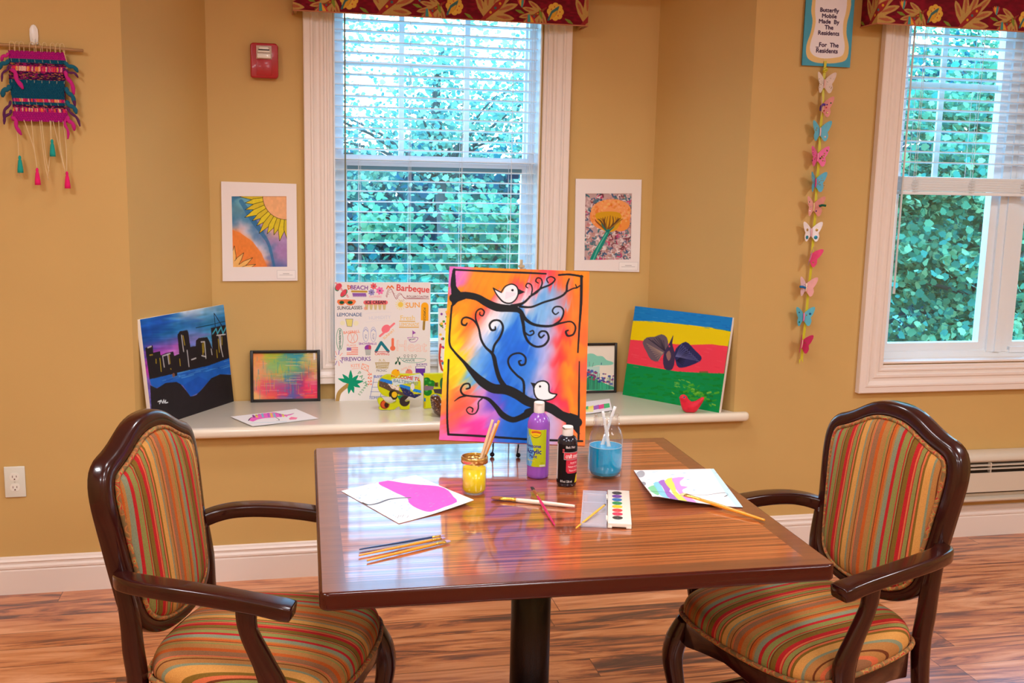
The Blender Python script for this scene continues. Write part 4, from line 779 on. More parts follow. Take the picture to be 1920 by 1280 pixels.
for y in range(5): A.line([(420-y*10, 940+y*40), (560, 944+y*40)], (110, 130, 200), 3.5, smooth=0)
T('ISLAND', 455, 928, 24, (80, 100, 190), 0, 1, .6); T('SUMMER', 440, 1114, 26, (110, 130, 200), 0, 1, .5)
canvas_board('canvas_poster', 'white canvas covered with hand-drawn summer words and doodles, standing before the window', 'painting', .394, .494, A, paper_m, (.386, 4.228, SZ, -.05, .03), .015)
# ---- narrow canvas with coloured dots, mostly behind the big painting
A = Art(150, 190, [(0, 0), (300, 0), (300, 380), (0, 380)], (240, 238, 238)); rs = random.Random(4)
for i in range(110):
    x, y = rs.uniform(10, 290), rs.uniform(10, 230); A.dot(x, y, rs.uniform(2.5, 5), rs.choice([(30, 150, 70), (240, 200, 60), (230, 70, 70), (40, 130, 180), (130, 60, 160), (240, 120, 140)]))
A.line([(10, 150), (6, 200), (12, 240), (30, 262), (120, 268)], (190, 70, 50), 8)
for i in range(34): A.dot(rs.uniform(6, 50), rs.uniform(14, 250), rs.uniform(3.5, 6), rs.choice([(30, 150, 70), (240, 200, 60), (230, 70, 70), (40, 130, 180), (130, 60, 160)]))
canvas_board('canvas_painting', 'white canvas with scattered coloured dots, half hidden behind the large two-birds painting', 'painting', .30, .385, A, paper_m, (.768, 4.215, SZ, -.03, .05), .015)
# ---- framed pictures on the sill
def framed(label, w, h, art, pos, b=.012, d=.016, frame=(18, 14, 16)):
    o = thing('framed_picture', label, 'picture')
    m = MB(); wframe(m, -w/2, w/2, 0, h, 0, d, b); bevel(m.build('frame', plain('black_frame', frame, .3), o), .0015)
    m = MB(); m.box(-w/2+b, w/2-b, .007, .012, b, h-b); m.build('backing', plain('picture_backing', (200, 190, 170), .8), o)
    art_grid('picture', art, flat(w-2*b, h-2*b, .0064, b), artmat('framed_print', .3, .6), o); pose(o, *pos); return o
Q = [(596, 860), (916, 860), (916, 1098), (596, 1098)]
A = Art(220, 165, Q, (220, 190, 150))
A.field([(620, 880, (236, 150, 90)), (640, 940, (236, 160, 120)), (620, 1000, (226, 170, 110)), (690, 880, (180, 190, 60)), (700, 940, (110, 190, 140)), (720, 980, (200, 190, 60)), (760, 880, (60, 150, 160)), (770, 940, (200, 200, 70)), (820, 880, (20, 140, 190)), (810, 940, (60, 160, 150)), (800, 1000, (30, 120, 190)), (870, 880, (200, 190, 90)), (900, 900, (206, 170, 170)), (880, 940, (190, 180, 80)), (860, 980, (226, 40, 80)), (900, 990, (220, 190, 170)), (650, 1040, (230, 60, 110)), (720, 1010, (150, 100, 180)), (740, 1060, (226, 40, 100)), (830, 1040, (230, 40, 90)), (900, 1040, (226, 40, 110)), (700, 1090, (236, 110, 80)), (790, 1075, (60, 110, 190)), (880, 1090, (236, 80, 90)), (610, 1080, (240, 190, 120))], jit=24, seed=33, streak=(8, 14), sig=80)
for i in range(150):
    r = random.Random(i+3); 
    if i % 2: x, y = r.uniform(600, 910), r.uniform(862, 1096); A.line([(x, y), (x+r.uniform(20, 90), y+r.uniform(-2, 2))], r.choice([(236, 180, 60), (226, 30, 90), (240, 210, 190), (60, 150, 190), (226, 60, 120)] if y > 1000 else [(226, 200, 60), (120, 180, 90), (236, 150, 80), (230, 200, 170)]), 2.5, .5, smooth=0)
    else: x, y = r.uniform(600, 910), r.uniform(862, 1060); A.line([(x, y), (x+r.uniform(-2, 2), y+r.uniform(15, 60))], r.choice([(60, 180, 150), (220, 200, 50), (20, 130, 190), (236, 130, 80)]), 2.5, .5, smooth=0)
framed('black-framed abstract of pink, yellow and blue woven brush marks on the sill', .281, .213, A, (-.011, 4.245, SZ, -.03, .10))
Q = [(345, 75), (772, 75), (768, 768), (345, 768)]; A = Art(150, 225, [(100, 70), (772, 70), (772, 772), (100, 772)], (232, 224, 210), 2)
A.poly([(366, 230), (400, 195), (470, 200), (520, 232), (600, 240), (660, 300), (745, 330), (745, 370), (640, 380), (520, 380), (366, 400)], (130, 206, 186), smooth=3); A.poly([(366, 400), (560, 390), (560, 560), (366, 560)], (170, 216, 212), .8)
A.poly([(360, 760), (362, 600), (440, 540), (520, 600), (600, 640), (700, 690), (768, 720), (768, 762)], (20, 164, 120), .9, smooth=2); A.poly([(100, 70), (350, 70), (350, 772), (100, 772)], (206, 214, 226)); A.poly([(100, 560), (350, 560), (350, 772), (100, 772)], (176, 216, 160))
for i in range(46):
    r = random.Random(i+31); x = r.uniform(110, 765); yt = 440+(max(x, 350)-350)*.28+r.uniform(0, 80); A.line([(x, yt), (x+r.uniform(-10, 10), 750)], r.choice([(10, 90, 60), (20, 60, 70), (10, 120, 80)]), 6, .8, smooth=0)
for i in range(70):
    r = random.Random(i+131); x = r.uniform(110, 765); yt = 430+(max(x, 350)-350)*.26+r.uniform(0, 150); A.dot(x, yt, r.uniform(12, 26), r.choice([(40, 60, 150), (60, 80, 170), (170, 50, 90), (130, 50, 110), (50, 50, 130)]), .8)
A.dot(325, 706, 14, (10, 60, 40)); A.line([(585, 340), (583, 370)], (20, 40, 120), 8, smooth=0); A.line([(410, 320), (414, 390)], (90, 110, 100), 5, smooth=0); A.line([(470, 335), (455, 400)], (90, 110, 100), 5, smooth=0)
framed('black-framed picture of blue and red flowers on the sill behind the easel', .235, .222, A, (1.303, 4.262, SZ, -.01, .06), .011)
# ---- matted pictures fixed to the alcove wall
def matted(label, o4, in4, art, cap):
    cx = sum(p[0] for p in o4)/4; z0 = min(o4[2][1], o4[3][1]); t = thing('matted_picture', label, 'picture', (cx, B-.001, 0), group='white-matted pictures on the alcove wall')
    o = [(x-cx, z) for x, z in o4]; i = [(x-cx, z) for x, z in in4]; m = MB(); yf, yb = -.010, 0.0
    vs = [(x, -.0075, z) for x, z in o]+[(x, -.0075, z) for x, z in i]+[(x, yb, z) for x, z in o]+[(x, -.004, z) for x, z in i]
    m.add(vs, [(a, (a+1) % 4, 4+(a+1) % 4, 4+a) for a in range(4)]+[(a, 8+a, 8+(a+1) % 4, (a+1) % 4) for a in range(4)]+[(4+a, 4+(a+1) % 4, 12+(a+1) % 4, 12+a) for a in range(4)]+[(8, 11, 10, 9)])
    m.build('mat_board', plain('mat_white', (240, 232, 230), .7), t)
    def fn(U, V):
        a, b, c, d = [np.array(p) for p in i]; P = ((1-U)*(1-V))[:, None]*a+(U*(1-V))[:, None]*b+(U*V)[:, None]*c+((1-U)*V)[:, None]*d; return np.stack([P[:, 0], np.full(len(U), -.0042), P[:, 1]], -1)
    art_grid('picture', art, fn, artmat('watercolour', .75), t)
    x0, x1, za, zb = cap[0]-cx, cap[1]-cx, cap[2], cap[3]; C = Art(80, 40, [(0, 0), (160, 0), (160, 80), (0, 80)], (244, 240, 238)); C.line([(4, 4), (156, 4), (156, 76), (4, 76), (4, 4)], (190, 184, 186), 2, smooth=0); C.line([(54, 34), (104, 34)], (90, 90, 96), 3, .8, smooth=0); C.line([(24, 46), (132, 46)], (120, 120, 126), 2.4, .8, smooth=0)
    art_grid('caption_card', C, lambda U, V: np.stack([x0+U*(x1-x0), np.full_like(U, -.0084), zb-V*(zb-za)], -1), print_m, t); return t
A = Art(214, 285, [(500, 125), (758, 128), (762, 466), (505, 465)], (232, 220, 222))
A.field([(505, 130, (60, 120, 160)), (560, 150, (110, 170, 190)), (530, 200, (100, 150, 170)), (520, 240, (70, 130, 170)), (580, 240, (80, 140, 180)), (620, 290, (60, 120, 170)), (540, 270, (232, 200, 210)), (580, 300, (226, 214, 226)), (640, 360, (222, 208, 226)), (660, 400, (224, 206, 220)), (640, 420, (226, 212, 222)), (690, 430, (90, 120, 170)), (680, 380, (60, 120, 170)), (655, 330, (60, 120, 170)), (710, 460, (90, 110, 170)), (700, 340, (176, 140, 190)), (740, 380, (170, 130, 186)), (720, 420, (176, 140, 190)), (750, 340, (180, 150, 200)), (660, 290, (190, 150, 200)), (690, 300, (236, 190, 160)), (520, 320, (236, 140, 70)), (560, 380, (238, 140, 60)), (600, 420, (236, 130, 70)), (640, 450, (238, 120, 60)), (560, 340, (238, 150, 80))], jit=22, seed=8, streak=(5, 7), sig=70)
A.line([(545, 150, 20), (600, 240, 26), (640, 300, 20), (675, 360, 14), (700, 465, 12)], (50, 112, 164), al=.7)
A.poly([(500, 285), (540, 300), (600, 345), (640, 400), (668, 468), (500, 468)], (238, 136, 62), .9, smooth=0)
YL = (226, 206, 40)
for k in range(12):
    a = 3.3-k*.155*1.02; x0, y0, r = 758, 128, 112; R2 = 208+14*math.sin(k*2); c_, s_ = math.cos, math.sin
    w = .10; tip = (x0+R2*c_(a), y0+R2*.98*s_(a)*-1*-1) ; b0 = (x0+r*c_(a-w), y0+r*s_(a-w)); b1 = (x0+r*c_(a+w), y0+r*s_(a+w)); m0 = (x0+(r+R2)/2*c_(a-w*.9), y0+(r+R2)/2*s_(a-w*.9)); m1 = (x0+(r+R2)/2*c_(a+w*.9), y0+(r+R2)/2*s_(a+w*.9))
    A.poly([b0, m0, tip, m1, b1], (YL[0]-10*(k % 2), YL[1]-14*(k % 2), 50)); A.line([b0, m0, tip, m1, b1], (40, 44, 30), 2.2, smooth=0)
A.poly([(758, 128)]+[(758+112*math.cos(a), 128+112*math.sin(a)) for a in np.linspace(math.pi, math.pi/2-.02, 14)], (242, 182, 130)); A.line([(758+112*math.cos(a), 128+112*math.sin(a)) for a in np.linspace(math.pi, math.pi/2-.02, 14)], (60, 50, 40), 2, smooth=0)
for bx_, by_, tx_, ty_ in ((506, 440, 512, 362), (512, 450, 556, 396), (530, 462, 598, 420), (548, 468, 612, 452)):
    A.poly([(bx_-10, by_), ((bx_+tx_)/2-9, (by_+ty_)/2-4), (tx_, ty_), ((bx_+tx_)/2+10, (by_+ty_)/2+8), (bx_+12, by_+16)], (244, 190, 110)); A.line([(bx_-10, by_), ((bx_+tx_)/2-9, (by_+ty_)/2-4), (tx_, ty_), ((bx_+tx_)/2+10, (by_+ty_)/2+8), (bx_+12, by_+16)], (50, 40, 30), 2, smooth=0)
A.poly([(500, 425), (530, 450), (550, 470), (500, 470)], (240, 186, 110)); A.tex(.06, 30, 30, 2)
matted('white-matted watercolour of sunflower petals over a blue and orange ground, left of the window', [(-.250, 1.492), (.043, 1.488), (.043, 1.096), (-.253, 1.094)], [(-.211, 1.434), (.003, 1.438), (.002, 1.153), (-.211, 1.151)], A, (-.04, .036, 1.104, 1.140))
A = Art(205, 285, [(102, 112), (325, 112), (320, 428), (97, 430)], (190, 160, 160))
rs = random.Random(12)
for i in range(560):
    x, y = rs.uniform(95, 326), rs.uniform(112, 430); a = rs.uniform(0, 6.28); l = rs.uniform(6, 16); A.line([(x, y), (x+l*math.cos(a)+3, y+l*math.sin(a)), (x+1.5*l*math.cos(a+.8), y+1.4*l*math.sin(a+.8))], rs.choice([(196, 130, 130), (170, 120, 110), (226, 214, 216), (236, 226, 226), (90, 120, 130), (206, 60, 110), (110, 50, 60), (40, 110, 120), (200, 150, 140), (150, 130, 150), (216, 190, 190), (60, 90, 130)]), rs.uniform(4, 8), .8)
A.ell(222, 218, 98, 72, (240, 150, 80), rot=-.05); A.ell(225, 195, 96, 56, (240, 160, 96), rot=-.05); A.ell(270, 252, 46, 40, (238, 150, 70))
for i in range(120):
    a = rs.uniform(0, 6.28); r = rs.uniform(.5, 1); A.dot(222+94*r*math.cos(a), 212+68*r*math.sin(a), rs.uniform(3, 7), rs.choice([(240, 190, 110), (232, 120, 60), (244, 176, 130), (226, 130, 40)]), .6)
A.poly([(150, 210), (200, 198), (268, 205), (272, 250), (240, 292), (190, 288), (166, 250)], (214, 160, 30), smooth=3)
for i in range(12): A.line([(208, 292, 8), (160+i*10+8*math.sin(i), 250-8*math.sin(i*.26*3.1), 7), (150+i*12, 218+abs(i-6)*3, 3)], [(120, 70, 30), (90, 60, 40), (150, 110, 40)][i % 3], al=.85)
A.line([(212, 290, 16), (180, 350, 24), (150, 400, 24), (136, 432, 26)], (30, 140, 124)); A.line([(206, 300, 5), (170, 360, 6), (140, 430, 5)], (90, 190, 170)); A.line([(180, 256, 4), (208, 292, 8), (240, 270, 4)], (30, 120, 110))
matted('white-matted painting of one orange flower on a speckled ground, right of the window', [(1.212, 1.532), (1.508, 1.534), (1.514, 1.133), (1.218, 1.140)], [(1.257, 1.470), (1.466, 1.474), (1.473, 1.188), (1.262, 1.185)], A, (1.418, 1.508, 1.140, 1.178))
# ---- fire alarm
fa = thing('fire_alarm_strobe', 'red fire alarm strobe on the alcove wall left of the window', 'fire alarm', (-.0745, B-.001, 1.963))
red_m = plain('alarm_red', (176, 18, 34), .35, .5, coat=.2)
m = MB(); m.prism([(-.050, -.066), (.044, -.067), (.053, -.058), (.053, .058), (.044, .067), (-.045, .067), (-.053, .060), (-.053, -.060)], .034, (0, 0, 0), (1, 0, 0), (0, 0, 1)); bevel(m.build('housing', red_m, fa), .005, 3)
m = MB(); m.box(-.030, .028, -.0365, -.033, -.056, .004); bevel(m.build('raised_panel', red_m, fa), .001)
m = MB(); m.box(-.030, .028, -.037, -.033, .006, .056); m.build('strobe_well', plain('strobe_chrome', (190, 180, 176), .18, metal=.9), fa)
m = MB(); m.box(-.027, .025, -.047, -.036, .008, .026); m.prism([(-.026, .030), (-.018, .052), (.016, .052), (.024, .030)], .006, (0, -.036, 0), (1, 0, 0), (0, 0, 1)); bevel(m.build('strobe_lens', plain('lens_white', (240, 236, 230), .12, coat=1), fa), .003)
m = MB(); m.sweep([(-.022, -.040, .040), (.020, -.040, .040)], (.007, .007), n=8, smooth=1, e=1); m.build('flash_tube', plain('tube_dark', (60, 50, 50), .2), fa)
# ---- outlets
def outlet(label, x, z, face=True):
    t = thing('wall_outlet', label, 'outlet', (x, W-.001, z)); m = MB(); m.box(-.035, .035, -.006, 0, -.057, .057); bevel(m.build('cover_plate', plain('outlet_ivory', (224, 226, 214), .35), t), .003, 3)
    for dz in (-.0195, .0195):
        m = MB(); m.prism([(.0165*math.cos(a), dz+max(-.0135, min(.0135, .0165*math.sin(a)))) for a in np.linspace(0, 2*math.pi, 24, endpoint=False)], .0022, (0, -.0055, 0), (1, 0, 0), (0, 0, 1)); r_ = m.build('receptacle', plain('outlet_white', (236, 236, 226), .3), t)
        m = MB(); m.box(-.0075, -.0055, -.0084, -.0076, dz-.003, dz+.005); m.box(.0055, .0075, -.0084, -.0076, dz-.002, dz+.005); m.prism([(.0026*math.cos(a), dz-.0085+.0026*math.sin(a)) for a in np.linspace(0, 6.1, 10)], .0008, (0, -.0076, 0), (1, 0, 0), (0, 0, 1)); m.build('slots', plain('slot_dark', (96, 60, 50), .6), r_)
    m = MB(); m.prism([(.003*math.cos(a), .003*math.sin(a)) for a in np.linspace(0, 6.1, 12)], .0012, (0, -.006, 0), (1, 0, 0), (0, 0, 1)); m.build('screw', plain('screw_pale', (200, 200, 190), .3), t)
outlet('ivory double wall outlet on the left wall above the baseboard', -.961, .419); outlet('ivory wall outlet half hidden behind the right armchair', 2.268, .443)
# ---- electric baseboard heater
hx0, hx1 = 2.62, 4.3; ht = thing('baseboard_heater', 'long cream wall heater with a slotted grille along the right wall', 'heater', (hx0, W-.001, 0)); Lh = hx1-hx0
hm = plain('heater_cream', (214, 202, 184), .4); dk = plain('heater_dark', (60, 48, 36), .7)
m = MB(); m.prism([(0, .175), (-.062, .175), (-.070, .182), (-.070, .190), (-.045, .196), (-.045, .21), (0, .21)], Lh, (0, 0, 0), (0, 1, 0), (0, 0, 1)); m.build('bottom_lip', hm, ht)
m = MB(); m.box(0, Lh, -.072, -.068, .222, .308); m.box(0, Lh, -.068, -.05, .222, .226); m.build('front_panel', hm, ht)
m = MB(); m.prism([(0, .352), (-.060, .352), (-.070, .360), (-.070, .378), (-.058, .390), (0, .395)], Lh, (0, 0, 0), (0, 1, 0), (0, 0, 1)); bevel(m.build('top_cover', hm, ht), .004, 3, 50)
m = MB(); m.box(0, Lh, -.070, -.052, .338, .342); m.box(0, Lh, -.070, -.052, .322, .326)
for k in range(9): m.box(.16+k*.2, .163+k*.2, -.072, -.050, .308, .352)
m.build('grille', hm, ht)
m = MB(); m.box(.002, Lh-.002, -.05, -.0, .21, .352); m.build('dark_core', dk, ht)
for a in (-.004, Lh): m = MB(); m.box(a, a+.004, -.072, 0, .172, .396); m.build('end_cap', hm, ht)
# ---- hook and woven hanging
hk = MB(); hk.prism([(-.012, -.03), (-.014, .0), (-.013, .02), (-.007, .032), (.0, .035), (.007, .032), (.013, .02), (.014, .0), (.012, -.03)], .006, (0, 0, 0), (1, 0, 0), (0, 0, 1)); hk.sweep([(0, -.006, -.012), (0, -.014, -.030), (0, -.024, -.032), (0, -.026, -.020)], (.010, .005), n=8, smooth=3, up=(0, 0, 1))
o = hk.build('adhesive_hook', white_m, None, (-.822, W-.001, 1.972)); bevel(o, .002); tag(o, 'white adhesive hook on the left wall above the woven hanging', 'hook')
wv = thing('woven_wall_hanging', 'magenta and teal woven yarn hanging on a wooden dowel on the left wall', 'wall hanging', (-.812, W-.022, 0))
m = MB(); m.sweep([(-.17, -.004, 1.935), (0, -.004, 1.932), (.148, -.004, 1.926)], (.011, .011), n=10, e=1, smooth=2); m.build('dowel', plain('dowel_wood', (170, 130, 84), .5), wv, smooth=True)
A = Art(150, 215, [(0, 0), (300, 0), (300, 430), (0, 430)], (170, 20, 120)); MG, TL = (176, 24, 128), (14, 84, 112); rs = random.Random(3)
rows = [(0, 50, MG), (50, 74, TL), (74, 92, 'mix'), (92, 126, 'pat'), (126, 176, 'mix'), (176, 290, TL), (290, 310, 'pat'), (310, 328, TL), (328, 346, 'mix'), (346, 370, 'pat'), (370, 430, MG)]
for y0_, y1_, c in rows:
    if isinstance(c, tuple): A.poly([(0, y0_), (300, y0_), (300, y1_), (0, y1_)], c)
    else:
        A.poly([(0, y0_), (300, y0_), (300, y1_), (0, y1_)], (70, 20, 70) if c == 'mix' else (190, 30, 110))
        for i in range(int((y1_-y0_)*(7 if c == 'mix' else 2))):
            x, y = rs.uniform(0, 300), rs.uniform(y0_, y1_); l = rs.uniform(6, 16)
            if c == 'mix': A.line([(x, y), (x+l, y+rs.uniform(-3, 3))], rs.choice([(190, 30, 120), (30, 20, 50), (216, 150, 70), (40, 30, 90), (150, 20, 90), (30, 30, 40)]), 3.5, .9, smooth=0)
            else: A.line([(x, (y0_+y1_)/2-(y1_-y0_)*.32), (x, (y0_+y1_)/2+(y1_-y0_)*.32)], rs.choice([(230, 60, 90), (240, 170, 70), (240, 210, 180), (80, 40, 110), (226, 90, 60), (200, 40, 130)]), 8, .9, smooth=0)
    for r_ in range(int(y0_), int(y1_), 12):
        for q_ in range(0, 300, 14): A.line([(q_+(r_ % 2)*7, r_+9), (q_+12+(r_ % 2)*7, r_+3)], (20, 10, 30), 1.6, .25, smooth=0)
for x in range(14, 300, 40):
    for y in (60, 110, 185, 300, 320, 350): A.line([(x, y-8), (x+1, y+8)], (226, 200, 160), 2.6, .8, smooth=0)
def wvf(U, V): w_ = .094+.004*np.sin(V*7); return np.stack([(U-.5)*2*w_*.93+.003*np.sin(V*9), -.006-.0022*np.sin(V*36*np.pi)*np.cos(U*44*np.pi), 1.918-V*.232], -1)
art_grid('woven_panel', A, wvf, artmat('yarn', .95), wv)
m = MB(); m.box(-.084, .084, -.004, .006, 1.69, 1.915); m.build('warp_backing', plain('warp_dark', (80, 30, 70), .9), wv)
MGm, TLm, MXm, CRm = plain('yarn_magenta', (196, 30, 132), .95), plain('yarn_teal', (14, 96, 122), .95), plain('yarn_plum', (90, 34, 90), .95), plain('cord_cream', (222, 196, 150), .8)
def tuft(x, z, dx, dz, mat, w=.012):
    w *= .78
    m = MB(); L_ = math.hypot(dx, dz); nx, nz = -dz/L_, dx/L_; m.sweep([(x+dx*t_+nx*.0035*math.sin(t_*9+x*90), -.008-.004*math.sin(t_*3), z+dz*t_*(.4+.6*t_)+nz*.0035*math.sin(t_*9+x*90)) for t_ in (0, .17, .34, .5, .67, .84, 1)], [(w*.8, w*.7), (w*1.15, w*.8), (w*.95, w*.8), (w*1.25, w*.9), (w*1.0, w*.8), (w*1.2, w*.8), (w*.5, w*.4)], n=8, smooth=2, up=(0, 1, 0)); m.build('yarn_tuft', mat, wv, smooth=True)
for a in ((-.085, 1.905, -.026, -.022, MGm), (-.085, 1.882, -.034, -.026, TLm, .016), (.085, 1.882, .045, -.026, TLm, .015), (-.085, 1.865, -.03, -.05, MXm, .008), (.085, 1.86, .045, -.022, MXm, .009), (-.08, 1.855, .03, -.065, MGm, .016), (.085, 1.855, .03, -.075, MGm, .015), (-.085, 1.80, -.03, -.035, TLm, .018), (.085, 1.80, .03, -.05, TLm, .016), (.085, 1.80, .032, -.06, MXm, .012), (.085, 1.755, .035, -.038, TLm, .016), (-.085, 1.75, -.03, -.06, MXm, .010), (.085, 1.735, .045, -.06, MXm, .010), (-.085, 1.72, -.03, -.045, MXm, .010), (-.085, 1.70, .022, -.062, MGm, .014), (.085, 1.705, .026, -.045, MGm, .015), (.08, 1.70, .008, -.07, MGm, .010)): tuft(*a)
m = MB()
for k, x in enumerate((-.082, -.065, -.052, -.02, .0, .02, .045, .062, .075)): m.sweep([(x, -.010, 1.915), (x+.002, -.014, 1.942), (x+.012, -.006, 1.944), (x+.014, -.008, 1.915)], (.0022, .0022), n=5, smooth=3, up=(0, 1, 0))
for P in ([(-.076, 1.69), (-.072, 1.61), (-.074, 1.50)], [(-.05, 1.69), (-.024, 1.60), (-.016, 1.525)], [(-.026, 1.69), (-.022, 1.6), (-.016, 1.525)], [(.0, 1.69), (.008, 1.56), (.018, 1.49)], [(.006, 1.69), (.014, 1.56), (.022, 1.52)], [(.032, 1.69), (.034, 1.62)], [(.036, 1.69), (.03, 1.60), (.016, 1.50)], [(.042, 1.69), (.058, 1.60), (.07, 1.53)], [(.06, 1.69), (.062, 1.6), (.074, 1.515)], [(.074, 1.69), (.08, 1.6), (.078, 1.515)]):
    m.sweep([(x, -.008, z) for x, z in P], (.0026, .0026), n=5, smooth=4, up=(0, 1, 0))
m.build('hanging_cords', CRm, wv, smooth=True)
m = MB(); m.sweep([(.085, -.008, 1.925), (.095, -.008, 1.88), (.09, -.008, 1.84)], (.0026, .0026), n=5, smooth=4, up=(0, 1, 0)); m.build('loose_cord', CRm, wv, smooth=True)
for x, z, c in ((-.069, 1.565, 'tq'), (-.016, 1.525, 'pk'), (.036, 1.622, 'tq'), (.079, 1.515, 'pk')):
    mt = plain('tassel_turquoise', (20, 160, 150), .9) if c == 'tq' else plain('tassel_pink', (232, 20, 110), .9)
    m = MB(); m.lathe([(.002, .006), (.0045, .002), (.005, -.003), (.004, -.007), (.006, -.012), (.0095, -.040), (.0098, -.052)], 14, (x, -.009, z)); m.build('tassel', mt, wv, smooth=True)
# ---- butterfly sign, ribbon, butterflies
sx0, sx1, sz0, sz1 = 1.996, 2.205, 1.993, 2.29
A = Art(170, 240, [(355, -160), (712, -160), (682, 450), (355, 443)], (70, 160, 190)); A.tex(.05, 10, 10)
half = lambda s, m_: None
A.poly([(405, -130), (650, -140), (680, -60), (672, 30), (655, 110), (652, 200), (670, 300), (655, 390), (590, 418), (500, 424), (430, 415), (386, 380), (378, 300), (402, 200), (410, 110), (398, 40), (400, -50)], (226, 196, 130), smooth=4)
A.poly([(430, -110), (630, -120), (650, -50), (642, 40), (628, 110), (628, 200), (642, 290), (628, 360), (570, 382), (490, 388), (432, 370), (404, 330), (406, 270), (424, 190), (432, 110), (424, 40), (424, -50)], (236, 232, 240), smooth=4)
for t_, y_ in (('Butterfly', 20), ('Mobile', 66), ('Made  By', 110), ('The', 155), ('Residents', 199), ('_For  The', 288), ('Residents', 332)): A.text(t_, 527 if y_ < 280 else 520, y_, 46, (58, 34, 70), .01, .84, 1.5)
o = MB(); o.box(-(sx1-sx0)/2, (sx1-sx0)/2, 0, .004, 0, sz1-sz0); sg = o.build('butterfly_sign', plain('sign_blue', (40, 120, 150), .6), None, ((sx0+sx1)/2, W-.012, sz0)); tag(sg, 'blue sign reading Butterfly Mobile Made By The Residents, above the paper butterflies', 'sign')
art_grid('printed_face', A, flat(sx1-sx0, sz1-sz0, -.0006), print_m, sg)
rb = MB(); zs = np.linspace(sz0+.02, .815, 24)
rx = lambda z: 2.094-.022*max(0, (1.25-z)/.4)*.7
vs = []
for z in zs: vs += [(rx(z)-.0055, W-.016+.002*math.sin(z*30), z), (rx(z)+.0055, W-.016+.002*math.sin(z*30), z)]
rb.add(vs, [(2*i, 2*i+1, 2*i+3, 2*i+2) for i in range(len(zs)-1)]); rb.add([(2.066, W-.016, .815), (2.074, W-.016, .815), (2.066, W-.018, .795)], [(0, 1, 2)]); rb.add([(2.075, W-.016, .815), (2.083, W-.016, .815), (2.084, W-.018, .80)], [(0, 1, 2)])
o = rb.build('ribbon', plain('lime_ribbon', (206, 198, 44), .45), None); so = o.modifiers.new('s', 'SOLIDIFY'); so.thickness = .0006; tag(o, 'yellow-green ribbon hanging from the sign with butterflies along it', 'ribbon')
m = MB(); m.sweep([(2.088, W-.018, 1.975), (2.097, W-.022, 1.984), (2.102, W-.018, 1.977), (2.094, W-.016, 1.972)], (.008, .008), n=8, smooth=3, closed=True); m.build('knot', plain('lime_ribbon', (206, 198, 44), .45), o, smooth=True)
seqc = {'g': (190, 160, 90), 'r': (196, 20, 50), 'b': (60, 40, 150), 'n': (20, 120, 60), 's': (230, 225, 220), 'd': (40, 30, 50), 'p': (236, 60, 120), 'u': (30, 110, 170), 't': (50, 150, 190)}
def butterfly(label, x, z, cl, cr, body, dots, ul=.5, ur=.5, roll=0, s=1.0, extra=None):
    t = thing('paper_butterfly', label, 'butterfly', (x, W-.020, z), group='paper butterflies on the ribbon', rot=(0, roll, 0))
    wing = [(.002, .012), (.012, .026), (.030, .040), (.043, .043), (.044, .030), (.036, .008), (.030, -.002), (.034, -.016), (.028, -.034), (.018, -.036), (.008, -.022), (.002, -.014)]
    P = [Vector((a, b, 0)) for a, b in wing]; P = crom(P, [(0, 0)]*len(P), 2, True)[0]
    for sgn, c, u in ((-1, cl, ul), (1, cr, ur)):
        f = lambda a, b, off=0: (sgn*a*s*math.cos(u), -a*s*math.sin(u)-off, b*s)
        m = MB(); n = len(P); m.add([f(p.x, p.y) for p in P]+[f(p.x, p.y, .0008) for p in P], [tuple(range(n)), tuple(range(2*n-1, n-1, -1))]+[(i, (i+1) % n, n+(i+1) % n, n+i) for i in range(n)])
        wg = m.build('wing', plain('wing_%d_%d_%d' % c, c, .55, var=.06, vscale=60), t)
        byc = {}
        for (a, b, col, r) in [d for d in dots if (d[0] < 0) == (sgn < 0)]: byc.setdefault(col, []).append((abs(a), b, r))
        for col, L_ in byc.items():
            m = MB()
            for a, b, r in L_:
                if len(L_) < 4: m = MB()
                m.add([f(a+r*math.cos(q), b+r*math.sin(q), .0012) for q in np.linspace(0, 6.2832, 8, endpoint=False)]+[f(a+.5*r*math.cos(q), b+.5*r*math.sin(q), .0022) for q in np.linspace(0, 6.2832, 8, endpoint=False)], [(i, (i+1) % 8, 8+(i+1) % 8, 8+i) for i in range(8)]+[tuple(range(8, 16))])
                if len(L_) < 4: m.build('sequin', plain('sequin_'+col, seqc[col], .2, metal=.5), wg)
            if len(L_) >= 4: m.build('sequins', plain('sequin_'+col, seqc[col], .2, metal=.5), wg)['kind'] = 'stuff'
    m = MB(); m.sweep([(0, -.004, -.017*s), (0, -.006, 0), (0, -.004, .016*s)], (.006, .005), n=8, smooth=3, up=(0, 1, 0)); m.build('body', plain('bf_body_%d_%d_%d' % body, body, .6), t, smooth=True)
    if extra:
        for (pts, col) in extra: m = MB(); m.sweep(pts, (.009, .008), n=7, smooth=3, up=(0, 1, 0)); m.build('feather', plain('feather_%d_%d_%d' % col, col, .9), t, smooth=True)
R_ = random.Random(9)
def gl(n, cols, both=True, r=.0022): return [(R_.uniform(-.038, .038) if both else R_.uniform(.008, .038), 0, R_.choice(cols), R_.uniform(r*.7, r*1.2)) for _ in range(n)]
def gl2(n, cols, r=.0025):
    out = []
    for _ in range(n):
        a = R_.uniform(.010, .036); b = R_.uniform(-.02, .024) if a > .02 else R_.uniform(-.01, .012); out.append((a*R_.choice((-1, 1)), b+max(0, a-.028)*.8, R_.choice(cols), R_.uniform(.6, 1.2)*r))
    return out
butterfly('white glittery paper butterfly, topmost on the ribbon just under the sign', 2.093, 1.925, (226, 214, 206), (222, 204, 196), (236, 190, 180), gl2(34, 'gss', .0016), .45, .5)
